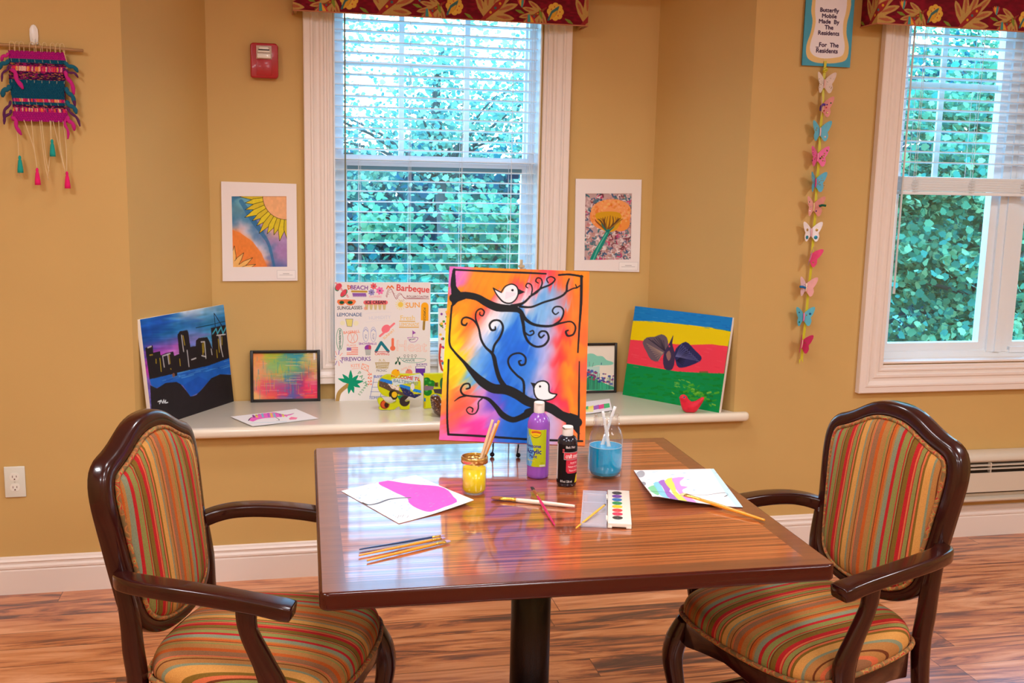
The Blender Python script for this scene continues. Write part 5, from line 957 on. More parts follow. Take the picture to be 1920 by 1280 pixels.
butterfly('pale pink butterfly with a purple curl and coloured sequins, second from the top', 2.091, 1.832, (236, 190, 190), (226, 150, 148), (226, 200, 150), [(.018, .012, 'b', .003), (.032, .018, 'n', .003), (.016, 0, 'r', .003), (.008, -.012, 'r', .003), (.020, -.020, 'g', .004)], 1.0, .55, 0, 1, [([(-.010, -.010, -.012), (-.012, -.014, .002), (-.004, -.016, .012), (.004, -.014, .010)], (90, 60, 160))])
butterfly('plain blue butterfly with one white sequin, third from the top', 2.088, 1.738, (96, 184, 212), (96, 186, 214), (236, 190, 190), [(-.02, .014, 'g', .003), (-.024, .006, 'g', .003), (.022, -.02, 's', .004)], .4, .45)
butterfly('bright pink butterfly dotted with many sequins, fourth from the top', 2.085, 1.638, (226, 96, 160), (236, 110, 170), (240, 150, 180), gl2(26, 'grbgds', .003), .5, .5)
butterfly('blue butterfly with gold glitter wing patches, fifth from the top', 2.083, 1.537, (84, 174, 208), (88, 178, 210), (226, 70, 130), gl2(50, 'gggs', .0017), .7, .4)
butterfly('pink butterfly with a dark green feather on its right wing', 2.082, 1.440, (232, 170, 166), (216, 140, 130), (226, 196, 140), [(-.030, .020, 'n', .003), (-.034, .012, 'p', .002), (-.018, 0, 's', .003), (-.02, -.016, 's', .0035), (.012, -.016, 'b', .003)], .5, .5, 0, 1, [([(.016, -.018, .004), (.028, -.022, .008), (.042, -.024, .006)], (10, 90, 60))])
butterfly('white butterfly with two blue dots and gold hearts', 2.079, 1.338, (238, 232, 236), (240, 234, 238), (226, 180, 190), [(-.020, -.020, 't', .008), (.020, -.020, 't', .008), (-.021, .010, 'g', .006), (.022, .010, 'g', .006)], .3, .3)
butterfly('folded hot pink butterfly turned sideways, below the white one', 2.082, 1.238, (196, 150, 200), (230, 60, 120), (236, 130, 170), [(.018, -.018, 'g', .003)], 1.15, .35, .25)
butterfly('pale pink butterfly with a blue feather on its left wing', 2.072, 1.115, (230, 196, 206), (232, 170, 168), (240, 220, 200), [(0.004, .004, 'r', .003), (-.012, .010, 'u', .002), (-.020, .004, 'u', .0025)], .5, .5, .05, 1, [([(-.010, -.016, -.002), (-.024, -.022, .002), (-.038, -.022, .002)], (20, 110, 170))])
butterfly('blue butterfly with dark and green dots, second from the bottom', 2.070, .992, (86, 180, 204), (92, 184, 206), (236, 120, 170), [(-.026, .020, 'd', .003), (-.022, -.02, 'n', .004), (.012, .008, 'g', .003), (.026, .014, 'u', .005)], .35, .35)
butterfly('magenta butterfly at the bottom end of the ribbon', 2.070, .880, (206, 66, 120), (196, 30, 90), (236, 180, 170), gl2(8, 'gg', .0016), .95, .8, .1)
# ================================================================== THINGS ON THE TABLE
T0 = TZ+.0003
def sheet(label, quad_w, art, lift, z, cat='drawing', n=None):
    """loose paper: four world corners (TL,TR,BR,BL), lift(u,v) in metres"""
    cx = sum(p[0] for p in quad_w)/4; cy = sum(p[1] for p in quad_w)/4
    q = [np.array([p[0]-cx, p[1]-cy]) for p in quad_w]
    def fn(U, V, off=0):
        P = ((1-U)*(1-V))[:, None]*q[0]+(U*(1-V))[:, None]*q[1]+(U*V)[:, None]*q[2]+((1-U)*V)[:, None]*q[3]; return np.stack([P[:, 0], P[:, 1], lift(U, V)+.0012+off], -1)
    k = 16; U, V = np.meshgrid(np.linspace(0, 1, k), np.linspace(0, 1, k)); P = fn(U.ravel(), V.ravel(), -.0004); P2 = fn(U.ravel(), V.ravel(), -.0009)
    fs = []; 
    for j in range(k-1):
        for i in range(k-1): a = j*k+i; fs += [(a, a+k, a+k+1, a+1), (k*k+a, k*k+a+1, k*k+a+k+1, k*k+a+k)]
    m = MB(); m.add([tuple(p) for p in P]+[tuple(p) for p in P2], fs); o = m.build('paper_drawing', plain('paper_white', (242, 240, 240), .8), None, (cx, cy, z), smooth=True); tag(o, label, cat, 'loose paper drawings')
    art_grid('drawing', art, fn, paper_m, o, smooth=True); return o
Q = [(265, 482), (735, 382), (1120, 547), (635, 683)]; A = Art(230, 250, Q, (240, 238, 240)); rs = random.Random(2)
A.poly([(508, 430), (560, 418), (660, 430), (760, 440), (880, 452), (945, 480), (985, 520), (1012, 552), (930, 580), (850, 606), (790, 596), (730, 570), (700, 545), (690, 520), (620, 492), (560, 465), (520, 448)], (242, 96, 200), smooth=2)
for i in range(140):
    x, y = rs.uniform(560, 980), rs.uniform(430, 600); A.line([(x, y), (x+rs.uniform(8, 26), y+rs.uniform(-5, 8))], rs.choice([(246, 130, 214), (236, 80, 190), (244, 110, 206)]), 4, .35)
A.line([(405, 556, 12), (440, 566, 16), (500, 556, 18), (570, 532, 18), (640, 522, 16), (710, 518, 14)], (96, 106, 120)); A.line([(400, 552, 8), (430, 566, 10)], (20, 20, 26))
for i in range(46):
    x, y = rs.uniform(340, 990), rs.uniform(400, 640); A.line([(x, y), (x+12, y-4)], (80, 160, 200), 5, .8)
for i in range(6): A.line([(610+i*16, 640+rs.uniform(-10, 10)), (622+i*16, 634+rs.uniform(-14, 14))], (60, 70, 90), 2.5, .9)
sheet('paper painting of a pink umbrella lying beside the yellow paint jar', [(.126, 2.513), (.326, 2.615), (.436, 2.362), (.242, 2.249)], A, lambda U, V: .014*np.clip(U*1.0+V*.55-.75, 0, 1)**1.5+.003*np.sin(U*3.1)*(1-V), T0)
Q = [(612, 205), (1335, 195), (1610, 540), (775, 455)]; A = Art(230, 280, Q, (242, 238, 238))
A.ell(665, 240, 30, 32, (170, 170, 176)); A.ell(697, 335, 20, 22, (150, 150, 158)); A.ell(690, 340, 10, 10, (190, 190, 196))
for c, P in (((120, 206, 150), [(735, 370), (780, 335), (800, 380), (820, 420), (810, 445), (770, 420), (750, 395)]), ((130, 206, 230), [(765, 320), (800, 300), (830, 345), (850, 390), (880, 430), (890, 465), (840, 455), (815, 420), (790, 370)]), ((160, 100, 196), [(800, 300), (840, 278), (870, 320), (900, 350), (890, 390), (930, 430), (965, 470), (930, 480), (880, 450), (850, 380), (830, 340)]), ((250, 230, 90), [(845, 290), (905, 265), (920, 300), (945, 345), (940, 380), (985, 430), (1030, 470), (1030, 490), (970, 478), (930, 430), (900, 370)]), ((244, 150, 226), [(905, 270), (1015, 265), (975, 295), (985, 330), (1045, 340), (1000, 360), (1000, 390), (1060, 440), (1110, 480), (1100, 505), (1050, 495), (990, 430), (940, 360), (925, 310)])): A.poly(P, c, .9, smooth=2)
A.line([(715, 400, 12), (760, 408, 8), (860, 402, 4), (1000, 404, 5), (1200, 412, 5), (1380, 408, 8), (1440, 414, 12), (1450, 430, 14), (1410, 440, 8)], (60, 60, 66))
A.poly([(1290, 195), (1335, 195), (1420, 300), (1500, 400), (1610, 540), (1540, 545), (1440, 430), (1360, 310)], (186, 226, 238), .8)
for x, y in ((765, 218), (905, 243), (1010, 232), (725, 283), (1050, 283), (1100, 368), (1360, 235), (1480, 380)): A.line([(x-24, y+3, 3), (x, y, 10), (x+28, y-2, 3)], (90, 170, 210), al=.8)
sheet('paper painting of a rainbow-striped umbrella near the right edge of the table', [(.918, 2.581), (1.144, 2.564), (1.08, 2.238), (.857, 2.268)], A, lambda U, V: .028*np.clip((1-U)*1.1+V*1.0-1.05, 0, 1)**1.3+.001, T0)
# sill papers
Q = [(490, 1180), (795, 1143), (915, 1187), (600, 1228)]; A = Art(200, 190, Q, (240, 238, 240))
cols = [(150, 60, 150), (240, 220, 80), (240, 110, 200), (120, 200, 220), (240, 110, 200), (190, 100, 200), (240, 220, 90), (120, 200, 220), (240, 110, 200), (190, 100, 190), (240, 220, 90), (240, 120, 200), (120, 190, 210)]
P = [(580, 1196), (600, 1180), (640, 1166), (690, 1160), (720, 1166), (750, 1172), (788, 1164), (776, 1172), (740, 1178), (700, 1184), (660, 1186), (620, 1194), (600, 1204)]; A.poly(P, (240, 110, 200), smooth=2)
for i in range(12): x = 590+i*14; A.line([(x+6, 1172-3*math.sin(i*.27)*3), (x+14, 1184-i*.4)], cols[i], 9, .9, smooth=0)
A.line([(578, 1200, 5), (590, 1184, 4), (640, 1164, 2.5), (690, 1159, 2.5), (750, 1172, 2.5), (790, 1163, 2.5)], (50, 40, 60)); A.line([(706, 1183, 2.5), (722, 1192, 3), (724, 1198, 3), (712, 1198, 3)], (60, 60, 70)); A.line([(590, 1212), (640, 1208), (700, 1206), (760, 1202)], (130, 200, 230), 6, .8); A.poly([(770, 1188), (780, 1180), (812, 1184), (806, 1192), (776, 1194)], (244, 130, 170))
sheet('drawing of a striped umbrella on the sill in front of the framed abstract', [(-.218, 3.988), (.029, 4.105), (.112, 3.929), (-.13, 3.822)], A, lambda U, V: .003*(1-U)**2+.0004, SZ+.0003)
A = Art(200, 180, [(0, 0), (260, 0), (260, 230), (0, 230)], (240, 236, 240)); 
for k, c in enumerate([(150, 60, 150), (120, 200, 220), (240, 110, 180), (60, 180, 110), (250, 230, 90), (160, 90, 190), (236, 60, 140), (60, 190, 110)]): A.poly([(10+k*30, 96-10*math.sin(k)), (42+k*30, 90), (40+k*30, 170), (6+k*30, 176)], c, .9)
A.poly([(100, 150), (160, 140), (150, 210), (110, 200)], (246, 236, 150), .8)
sheet('drawing with a row of coloured patches on the sill, partly behind the large painting', [(1.118, 4.045), (1.346, 4.129), (1.289, 3.912), (1.075, 3.835)], A, lambda U, V: .001+.002*U, SZ+.0003)
# jars and bottles
yp = plain('yellow_paint', (254, 226, 4), .25, coat=.3); gold = plain('gold_band', (216, 176, 104), .22, metal=.85); silver = plain('ferrule_gold', (212, 168, 84), .25, metal=.8)
yj = thing('paint_jar', 'small glass jar of yellow paint with a gold rim, holding three brush handles', 'jar', (.453, 2.456, T0))
m = MB(); m.lathe([(.001, .0), (.026, 0), (.030, .003), (.0312, .010), (.0312, .066), (.0300, .074), (.0292, .080), (.0308, .083), (.0308, .094), (.0285, .094), (.028, .080), (.0292, .066), (.0292, .010), (.026, .005), (.001, .005)], 36, cap=False); m.build('glass', jar_m, yj, smooth=True)
m = MB(); m.lathe([(.001, .0052), (.025, .0052), (.0288, .011), (.0288, .066), (.001, .0662)], 36, cap=False); m.build('yellow_paint', yp, yj, smooth=False); yj.children[-1].data.polygons.foreach_set('use_smooth', [abs(p.normal.z) < .5 for p in yj.children[-1].data.polygons])
m = MB(); m.lathe([(.0312, .0785), (.0338, .0792), (.0338, .092), (.0325, .0945), (.0300, .0952), (.0300, .0935), (.0312, .0925)], 40, cap=False); m.build('gold_rim', gold, yj, smooth=True)
def brush(label, A_, B_, hm_, r=.0028, fer=.022, br=.014, hr=1.0, bm=None, flat_=1.0, ferm=None, group=None, bare=False):
    """A_ handle end, B_ bristle tip"""
    A_, B_ = Vector(A_), Vector(B_); d = (B_-A_); L_ = d.length; d.normalize(); t = thing('paint_brush', label, 'brush', A_, group=group); up = (0, 0, 1) if abs(d.z) < .8 else (0, 1, 0)
    at = lambda s: tuple(d*s)
    h1 = L_-fer-br if not bare else L_
    m = MB(); m.sweep([at(0), at(h1*.03), at(h1*.3), at(h1*.75), at(h1)], [(r*1.0, r*1.0), (r*1.5, r*1.5), (r*1.9, r*1.9), (r*2.4*hr, r*2.4*hr), (r*2, r*2)], up=up, n=10, e=1, smooth=3); m.build('handle', hm_, t, smooth=True)
    if bare: return t
    m = MB(); m.sweep([at(h1-.001), at(h1+fer*.5), at(h1+fer)], [(r*2.1, r*2.1), (r*2.2, r*2), (r*2.5*flat_, r*1.6)], up=up, n=12, e=1, smooth=2); m.build('ferrule', ferm or silver, t, smooth=True)
    m = MB(); m.sweep([at(h1+fer-.001), at(h1+fer+br*.5), at(L_)], [(r*2.4*flat_, r*1.4), (r*2.6*flat_, r*1.4), (r*(2.0*flat_ if flat_ > 1 else .5), r*.5)], up=up, n=10, e=.8, smooth=3); m.build('bristles', bm or plain('bristle_brown', (120, 74, 40), .7), t, smooth=True); return t
natural = plain('handle_natural', (232, 196, 156), .4); orange = plain('handle_orange', (240, 158, 40), .3, coat=.3); blue_h = plain('handle_blue', (20, 60, 110), .3, coat=.3); pinkh = plain('handle_pink', (206, 30, 100), .3, var=.2, vscale=200); whiteh = plain('handle_white', (238, 220, 200), .35, coat=.2)
g = 'brush handles standing in the yellow paint jar'
brush('pale wooden brush handle standing in the yellow jar, tallest of the three', (.444, 2.450, .757), (.502, 2.478, .931), natural, .0032, bare=True, group=g)
brush('pale wooden brush handle standing in the yellow jar, middle of the three', (.446, 2.462, .757), (.511, 2.478, .921), natural, .0034, bare=True, group=g)
brush('orange wooden brush handle standing in the yellow jar, rightmost of the three', (.452, 2.468, .757), (.521, 2.490, .926), orange, .0032, bare=True, group=g)
def label_wrap(name, art, r, a0, a1, z0, z1, parent, mat=None):
    a0, a1 = math.radians(a0), math.radians(a1)   # angle 0 faces the camera side (-y), positive to the right
    return art_grid(name, art, lambda U, V: np.stack([r*np.sin(a0+(a1-a0)*U), -r*np.cos(a0+(a1-a0)*U), z1-V*(z1-z0)], -1), mat or print_m, parent, smooth=True)
pb = thing('paint_bottle', 'tall purple acrylic paint bottle with a white flip cap', 'bottle', (.645, 2.570, T0), -.245)
pur = plain('purple_plastic', (150, 84, 196), .25, coat=.3)
m = MB(); m.lathe([(.001, 0), (.026, 0), (.0288, .003), (.0292, .012), (.0296, .14), (.0288, .150), (.0255, .160), (.020, .168), (.0145, .173), (.0135, .176), (.001, .176)], 40, cap=False); m.build('body', pur, pb, smooth=True)
m = MB(); m.lathe([(.0138, .1745), (.0142, .176), (.0138, .201), (.0128, .203), (.001, .2035)], 30, cap=False); m.box(-.008, .008, -.0160, -.012, .1985, .2022); m.build('flip_cap', white_m, pb, smooth=False); bevel(pb.children[-1], .0006)
A = Art(200, 240, [(-88, 0), (43, 0), (43, 150), (-88, 150)], (190, 204, 30))
A.poly([(-88, 0), (-62, 0), (-58, 20), (-44, 34), (-30, 60), (-22, 90), (-26, 120), (-36, 150), (-88, 150)], (100, 170, 226)); 
for i in range(16):
    r = random.Random(i); A.line([(r.uniform(-88, -40), r.uniform(20, 150)), (r.uniform(-80, -30), r.uniform(20, 150))], r.choice([(140, 196, 236), (80, 150, 216)]), 6, .5)
A.ell(-14, 15, 28, 18, (60, 60, 40)); A.ell(-15, 13.5, 28, 17, (240, 200, 20)); A.line([(-34, 12), (-12, 9), (8, 12)], (200, 90, 40), 8); A.line([(-36, 5), (-12, 2), (6, 5)], (200, 150, 30), 1.6); A.text('awesome', -14, 22, 6, (120, 100, 20), 0, 1.2)
A.text('Awesome', -31, 66, 20, (50, 50, 140), 0, 1.1, .7); A.text('Acrylic', -27, 88, 27, (40, 44, 140), 0, 1.15, 1.1); A.text('Paint', -26, 108, 18, (50, 50, 150), 0, 1.2, .7); A.text('Glow Yellow', -40, 125, 7, (236, 210, 60), 0, 1.3, .3); A.text('tm', 32, 4, 5, (60, 70, 20)); A.text('16 fl oz', 22, 134, 6, (70, 80, 30)); A.poly([(8, 141), (38, 141), (38, 148), (8, 148)], (220, 226, 190))
label_wrap('front_label', A, .0301, -88, 43, .034, .134, pb)
bb = thing('paint_bottle', 'shorter black acrylic paint bottle with a red label and a smudged white cap', 'bottle', (.701, 2.485, T0), -.27)
m = MB(); m.lathe([(.001, 0), (.022, 0), (.0250, .003), (.0253, .010), (.0256, .112), (.0245, .122), (.020, .130), (.0150, .133), (.001, .134)], 40, cap=False); m.build('body', plain('black_bottle', (16, 20, 38), .2, coat=.4), bb, smooth=True)
m = MB(); m.lathe([(.0138, .1325), (.0142, .134), (.0138, .154), (.0128, .157), (.001, .1575)], 30, cap=False); m.box(-.008, .008, -.0160, -.012, .1525, .1562); m.build('flip_cap', white_m, bb); bevel(bb.children[-1], .0006)
m = MB(); m.sweep([(-.013, -.0062, .1535), (-.008, -.0115, .1515), (-.002, -.0136, .1535)], (.004, .0022), n=6, smooth=3); m.build('paint_smudge', black_m, bb)
A = Art(220, 220, [(-80, 0), (100, 0), (100, 110), (-80, 110)], (18, 12, 16))
A.poly([(-78, 0), (-62, 0), (-62, 100), (-78, 100)], (216, 220, 230)); A.text('Black / Noir', 22, 6, 9.5, (226, 220, 220), 0, 1.25, .35)
A.poly([(-16, 22), (100, 22), (100, 40), (-16, 40)], (214, 64, 76)); A.line([(-17, 21), (100, 21)], (236, 220, 220), 1.4, smooth=0); A.line([(-17, 41), (100, 41)], (236, 220, 220), 1.4, smooth=0); A.line([(-17, 21), (-17, 41)], (236, 220, 220), 1.4, smooth=0); A.text('craft smart', 38, 31, 17, (240, 226, 226), 0, 1.2, .5)
for k in range(4): A.ell(-24+6*(k % 2), 14+6*(k//2), 2.6, 2.6, (226, 90, 100))
A.poly([(-4, 42), (100, 42), (100, 80), (6, 80), (-4, 74)], (204, 44, 66))
for k, t_ in enumerate(('Acrylic Paint', 'Peinture Acrylique', 'Pintura Acrilica')): A.text(t_, 44, 50+k*11, 7.5, (240, 210, 210), 0, 1.3, .25)
for y_ in (55, 67): A.line([(8, y_), (90, y_)], (236, 200, 200), .6, smooth=0)
A.text('8 fl oz / 236 ml', -2, 103, 9, (226, 222, 222), 0, 1.25, .3); A.poly([(52, 108), (66, 86), (100, 84), (100, 108)], (236, 206, 30))
label_wrap('printed_label', A, .0260, -80, 100, .010, .112, bb)
mj = thing('mason_jar', 'glass mason jar half full of blue paint water at the back of the table', 'jar', (.825, 2.549, T0))
m = MB(); m.lathe([(.001, .001), (.034, 0), (.041, .004), (.0455, .016), (.0462, .04), (.0462, .095), (.0445, .112), (.039, .128), (.0335, .137), (.0325, .142), (.0355, .144), (.0355, .147), (.0325, .149), (.0345, .152), (.0325, .155), (.0345, .158), (.0325, .162), (.0335, .168), (.0310, .1685), (.0300, .160), (.0300, .142), (.0365, .126), (.0425, .110), (.044, .095), (.044, .040), (.043, .018), (.038, .008), (.001, .006)], 44, cap=False); m.build('glass', jar_m, mj, smooth=True)
wm, wn_, wb = newmat('blue_paint_water'); wb.inputs['Base Color'].default_value = (*lin((10, 172, 226)), 1); wb.inputs['Roughness'].default_value = .12; wb.inputs['Subsurface Weight'].default_value = .3; wb.inputs['Subsurface Radius'].default_value = (.02, .03, .04)
m = MB(); m.lathe([(.001, .0065), (.037, .0085), (.0425, .018), (.0436, .040), (.0436, .084), (.001, .0835)], 44, cap=False); m.build('blue_water', wm, mj, smooth=False); mj.children[-1].data.polygons.foreach_set('use_smooth', [abs(p.normal.z) < .7 for p in mj.children[-1].data.polygons])
m = MB(); m.lathe([(.0432, .0838), (.0438, .0842), (.0438, .0852), (.0432, .0848)], 44, cap=False); m.build('water_line', plain('foam_white', (220, 240, 244), .3), mj, smooth=True)
g = 'white plastic brushes in the mason jar'; wp_ = plain('plastic_milky', (226, 228, 228), .3)
for lb, b_, t_ in (('white plastic brush in the mason jar, leaning left', (.842, 2.535, .775), (.812, 2.545, .930)), ('white plastic brush in the mason jar, leaning right and standing taller', (.800, 2.556, .775), (.853, 2.566, .936))):
    t = thing('paint_brush', lb, 'brush', b_, group=g); m = MB(); d = Vector(t_)-Vector(b_); m.sweep([(0, 0, 0), tuple(d*.35), tuple(d*.7), tuple(d)], [(.015, .004), (.011, .004), (.0075, .005), (.008, .005)], up=(0, 1, 0), n=8, smooth=3); m.build('handle', wp_, t, smooth=True)
# loose brushes
zt = T0+.004
g = 'brushes lying at the left of the table'
fg = plain('ferrule_brass', (224, 180, 80), .25, metal=.8); wet = plain('bristle_lilac', (176, 150, 190), .4)
brush('blue-handled brush, rearmost of the three lying at the left of the table', (.142, 2.090, zt), (.332, 2.148, zt), blue_h, .0022, .02, .010, bm=wet, ferm=fg, group=g)
brush('orange-handled brush, middle of the three lying at the left of the table', (.139, 2.055, zt), (.330, 2.131, zt+.001), orange, .0026, .022, .010, bm=wet, ferm=fg, group=g, flat_=1.4)
brush('orange-handled brush, nearest of the three lying at the left of the table', (.153, 2.024, zt), (.338, 2.112, zt), orange, .0028, .024, .012, bm=wet, ferm=fg, group=g, flat_=1.6)
brush('wide flat brush with a thick white handle lying across the middle of the table', (.670, 2.294, zt+.002), (.486, 2.394, zt+.001), whiteh, .0048, .040, .022, bm=plain('bristle_rust', (150, 84, 44), .7), ferm=fg, flat_=1.7)
brush('small pink-handled brush lying with its handle toward the viewer', (.590, 2.178, zt-.001), (.598, 2.439, zt+.009), pinkh, .0030, .045, .026, bm=plain('bristle_black', (44, 40, 40), .6), ferm=plain('ferrule_copper', (190, 120, 60), .3, metal=.6), flat_=1.2)
# watercolour set
ps = thing('watercolor_set', 'open white watercolour pan set with a clear lid in the middle of the table', 'paint set', (.707, 2.148, T0), -.305)
Lz, Wt, hz = .252, .054, .013
m = MB(); m.box(0, Wt, 0, Lz, .003, hz); m.box(0, .006, 0, Lz, 0, .003); m.box(Wt-.006, Wt, 0, Lz, 0, .003); m.box(0, .010, -.001, .004, 0, .006); m.box(Wt-.012, Wt, -.001, .004, 0, .006); bevel(m.build('tray', plain('tray_white', (240, 232, 218), .3, coat=.2), ps), .0015)
pc = [((70, 50, 44), 'brown'), ((110, 50, 150), 'purple'), ((40, 110, 180), 'blue'), ((20, 140, 70), 'green'), ((246, 206, 20), 'yellow'), ((230, 70, 70), 'red'), ((226, 50, 90), 'rose'), ((50, 50, 50), 'black')]
for k, (c, nm) in enumerate(pc):
    y_ = Lz-.026-k*.0272
    m = MB(); m.lathe([(.001, 0), (.0112, .0), (.0122, .0008), (.0122, .0011), (.0108, .0007), (.001, .0009)], 24, (0, 0, 0), Matrix.Translation((.0225, y_, hz)) @ Matrix.Scale(.92, 4, (0, 1, 0)), cap=False); m.build('%s_pan' % nm, plain('pan_'+nm, c, .4, coat=.4), ps, smooth=True)
lidm = newmat('lid_clear'); lidm[2].inputs['Base Color'].default_value = (*lin((226, 226, 240)), 1); lidm[2].inputs['Alpha'].default_value = .42; lidm[2].inputs['Roughness'].default_value = .12; lidm[2].inputs['Coat Weight'].default_value = .6
m = MB(); w_ = .062; m.box(-w_, -.002, 0, Lz, .002, .0032)
for a in ((-w_, -w_+.003, 0, Lz), (-.005, -.002, 0, Lz), (-w_, -.002, 0, .003), (-w_, -.002, Lz-.003, Lz)): m.box(a[0], a[1], a[2], a[3], .0, .009)
for y_ in (.085, .167): m.box(-w_+.003, -.005, y_, y_+.002, .0032, .006)
m.build('clear_lid', lidm[0], ps); m = MB(); m.box(-.004, .001, .03, .06, .006, .010); m.box(-.004, .001, Lz-.06, Lz-.03, .006, .010); m.build('hinge', plain('tray_white', (240, 232, 218), .3), ps)
brush('small yellow brush lying across the clear lid of the watercolour set', (.632, 2.148, zt), (.742, 2.277, T0+.013), plain('handle_yellow', (242, 190, 70), .35), .0024, .012, .008, bm=plain('bristle_black', (44, 40, 40), .6), ferm=plain('handle_yellow2', (220, 180, 90), .35))
brush('orange-handled flat brush resting on the rainbow umbrella painting at the right', (1.085, 2.130, zt+.001), (.955, 2.325, T0+.014), orange, .0042, .044, .012, bm=plain('bristle_cream', (236, 214, 160), .7), ferm=fg, flat_=1.9)
# ================================================================== FIGURES AND LETTERS ON THE SILL
def from_mask(name, label, cat, art, mask_art, w, h, thick, side, pos, heading=0, mat=None, inflate=False, group=None):
    """solid whose outline is the mask; painted front; side walls follow the outline"""
    M = mask_art.a.reshape(mask_art.h, mask_art.S, mask_art.w, mask_art.S, 3).mean((1, 3))[..., 0] > 127; H_, W_ = M.shape
    c = art.out(); hh, ww = c.shape[:2]
    assert (hh, ww) == (H_+1, W_+1) or True
    vid = {}; vs = []; cs = []; fs = []; mi = []
    if inflate:
        ys, xs = np.nonzero(M); ed = [(y, x) for y in range(H_) for x in range(W_) if not M[y, x] and ((y > 0 and M[y-1, x]) or (y < H_-1 and M[y+1, x]) or (x > 0 and M[y, x-1]) or (x < W_-1 and M[y, x+1]))]
        ed = np.array(ed+[(-1, x) for x in range(W_)]+[(H_, x) for x in range(W_)], float)
        D = {}; mx = 0
        def dist(y, x): return np.sqrt(((ed-(y-.5, x-.5))**2).sum(1)).min()
    def vert(y, x, s):
        k = (y, x, s)
        if k not in vid:
            t = thick/2
            if inflate:
                d = min(dist(y, x)/(min(H_, W_)*.30), 1); t *= math.sqrt(max(0.0, 1-(1-d)**2))+.03
            vid[k] = len(vs); vs.append(((x/W_-.5)*w, -t if s == 0 else t, (1-y/H_)*h)); yy, xx = min(y, hh-1), min(x, ww-1); cs.append((*c[yy, xx], 1))
        return vid[k]
    for y in range(H_):
        for x in range(W_):
            if not M[y, x]: continue
            fs.append((vert(y, x, 0), vert(y+1, x, 0), vert(y+1, x+1, 0), vert(y, x+1, 0))); mi.append(0)
            fs.append((vert(y, x, 1), vert(y, x+1, 1), vert(y+1, x+1, 1), vert(y+1, x, 1))); mi.append(1)
            for dy, dx, a, b in ((-1, 0, (y, x), (y, x+1)), (1, 0, (y+1, x+1), (y+1, x)), (0, -1, (y+1, x), (y, x)), (0, 1, (y, x+1), (y+1, x+1))):
                Y_, X_ = y+dy, x+dx
                if not (0 <= Y_ < H_ and 0 <= X_ < W_ and M[Y_, X_]): fs.append((vert(*a, 0), vert(*b, 0), vert(*b, 1), vert(*a, 1))); mi.append(1)
    me = bpy.data.meshes.new(name); me.from_pydata(vs, [], fs); at = me.color_attributes.new('paint', 'FLOAT_COLOR', 'POINT'); at.data.foreach_set('color', np.array(cs, np.float32).ravel())
    o = link(name, me, [mat or paint_m, side], None, pos, (0, 0, heading)); me.polygons.foreach_set('material_index', mi if not inflate else [0]*len(mi)); tag(o, label, cat, group)
    sm = o.modifiers.new('smooth', 'SMOOTH'); sm.factor = .5; sm.iterations = 6 if inflate else 3
    if inflate: me.polygons.foreach_set('use_smooth', [True]*len(fs))
    return o
YG = (206, 214, 20); Q = [(740, 290), (1420, 290), (1420, 832), (740, 832)]
A = Art(171, 137, Q, YG); Mk = Art(170, 136, Q, (0, 0, 0)); WHT = (255, 255, 255)
Mk.ell(925, 470, 165, 165, WHT); Mk.line([(960, 540), (1060, 690), (1160, 780)], WHT, 120); Mk.line([(800, 690, 90), (850, 760, 110), (930, 785, 90), (1010, 765, 90), (1100, 680, 100), (1200, 560, 130), (1270, 470, 150), (1330, 370, 60)], WHT); Mk.poly([(1085, 740), (1228, 700), (1228, 826), (1085, 826)], WHT); Mk.poly([(1080, 300), (1340, 310), (1385, 420), (1400, 620), (1300, 665), (1140, 610), (1080, 480)], WHT, smooth=0); Mk.line([(1100, 560), (1300, 610)], WHT, 90); Mk.poly([(940, 375), (1375, 297), (1350, 420), (985, 475)], WHT); Mk.line([(800, 800), (1000, 800)], WHT, 52, smooth=0); Mk.ell(1000, 700, 26, 20, (0, 0, 0))
A.tex(.06, 8, 8)
A.poly([(800, 350), (980, 400), (960, 450), (780, 390)], (40, 130, 226)); A.poly([(780, 390), (960, 450), (1090, 560), (1390, 640), (1290, 668), (1120, 620), (960, 560), (776, 470)], (96, 76, 60)); A.poly([(905, 435), (1080, 480), (1060, 540), (960, 510)], (236, 226, 214)); A.poly([(1080, 445), (1232, 490), (1232, 560), (1070, 480)], (40, 130, 226)); A.poly([(1075, 485), (1230, 545), (1290, 600), (1390, 600), (1360, 650), (1280, 665), (1140, 600)], (40, 46, 100)); A.poly([(1275, 515), (1400, 550), (1400, 590), (1270, 560)], (40, 140, 230))
rs = random.Random(5)
for i in range(90): x = rs.uniform(790, 1380); y = 430+(x-790)*.32+rs.uniform(-40, 40); A.dot(x, y, rs.uniform(4, 9), rs.choice([(150, 110, 90), (60, 50, 40), (200, 180, 160), (110, 90, 80)]), .5)
A.poly([(955, 370), (1370, 300), (1345, 410), (985, 470)], (214, 228, 230)); A.text('WELCOME TO', 1165, 350, 72, (214, 60, 50), .16, .95, 2); A.text('BALTIMORE!', 1165, 420, 68, (120, 150, 170), .17, .98, 1.5)
A.ell(862, 742, 68, 68, (150, 60, 36)); A.ell(850, 740, 40, 50, (214, 90, 40)); A.ell(885, 750, 30, 40, (60, 30, 20)); A.ell(985, 605, 62, 74, (50, 44, 30), rot=-.5); A.ell(1000, 600, 40, 46, (236, 190, 30)); A.poly([(1040, 620), (1120, 615), (1160, 640), (1070, 680)], (20, 130, 90)); A.ell(1150, 700, 76, 80, (56, 46, 46)); A.ell(1265, 490, 30, 50, (226, 226, 230))
side_y = plain('letter_yellow_green', (206, 214, 20), .5)
from_mask('decorated_ampersand', 'yellow-green ampersand pasted with city photos, reading Welcome to Baltimore, on the sill', 'letter', A, Mk, .1860, .1486, .026, side_y, (.437, 4.055, SZ+.0), .0)
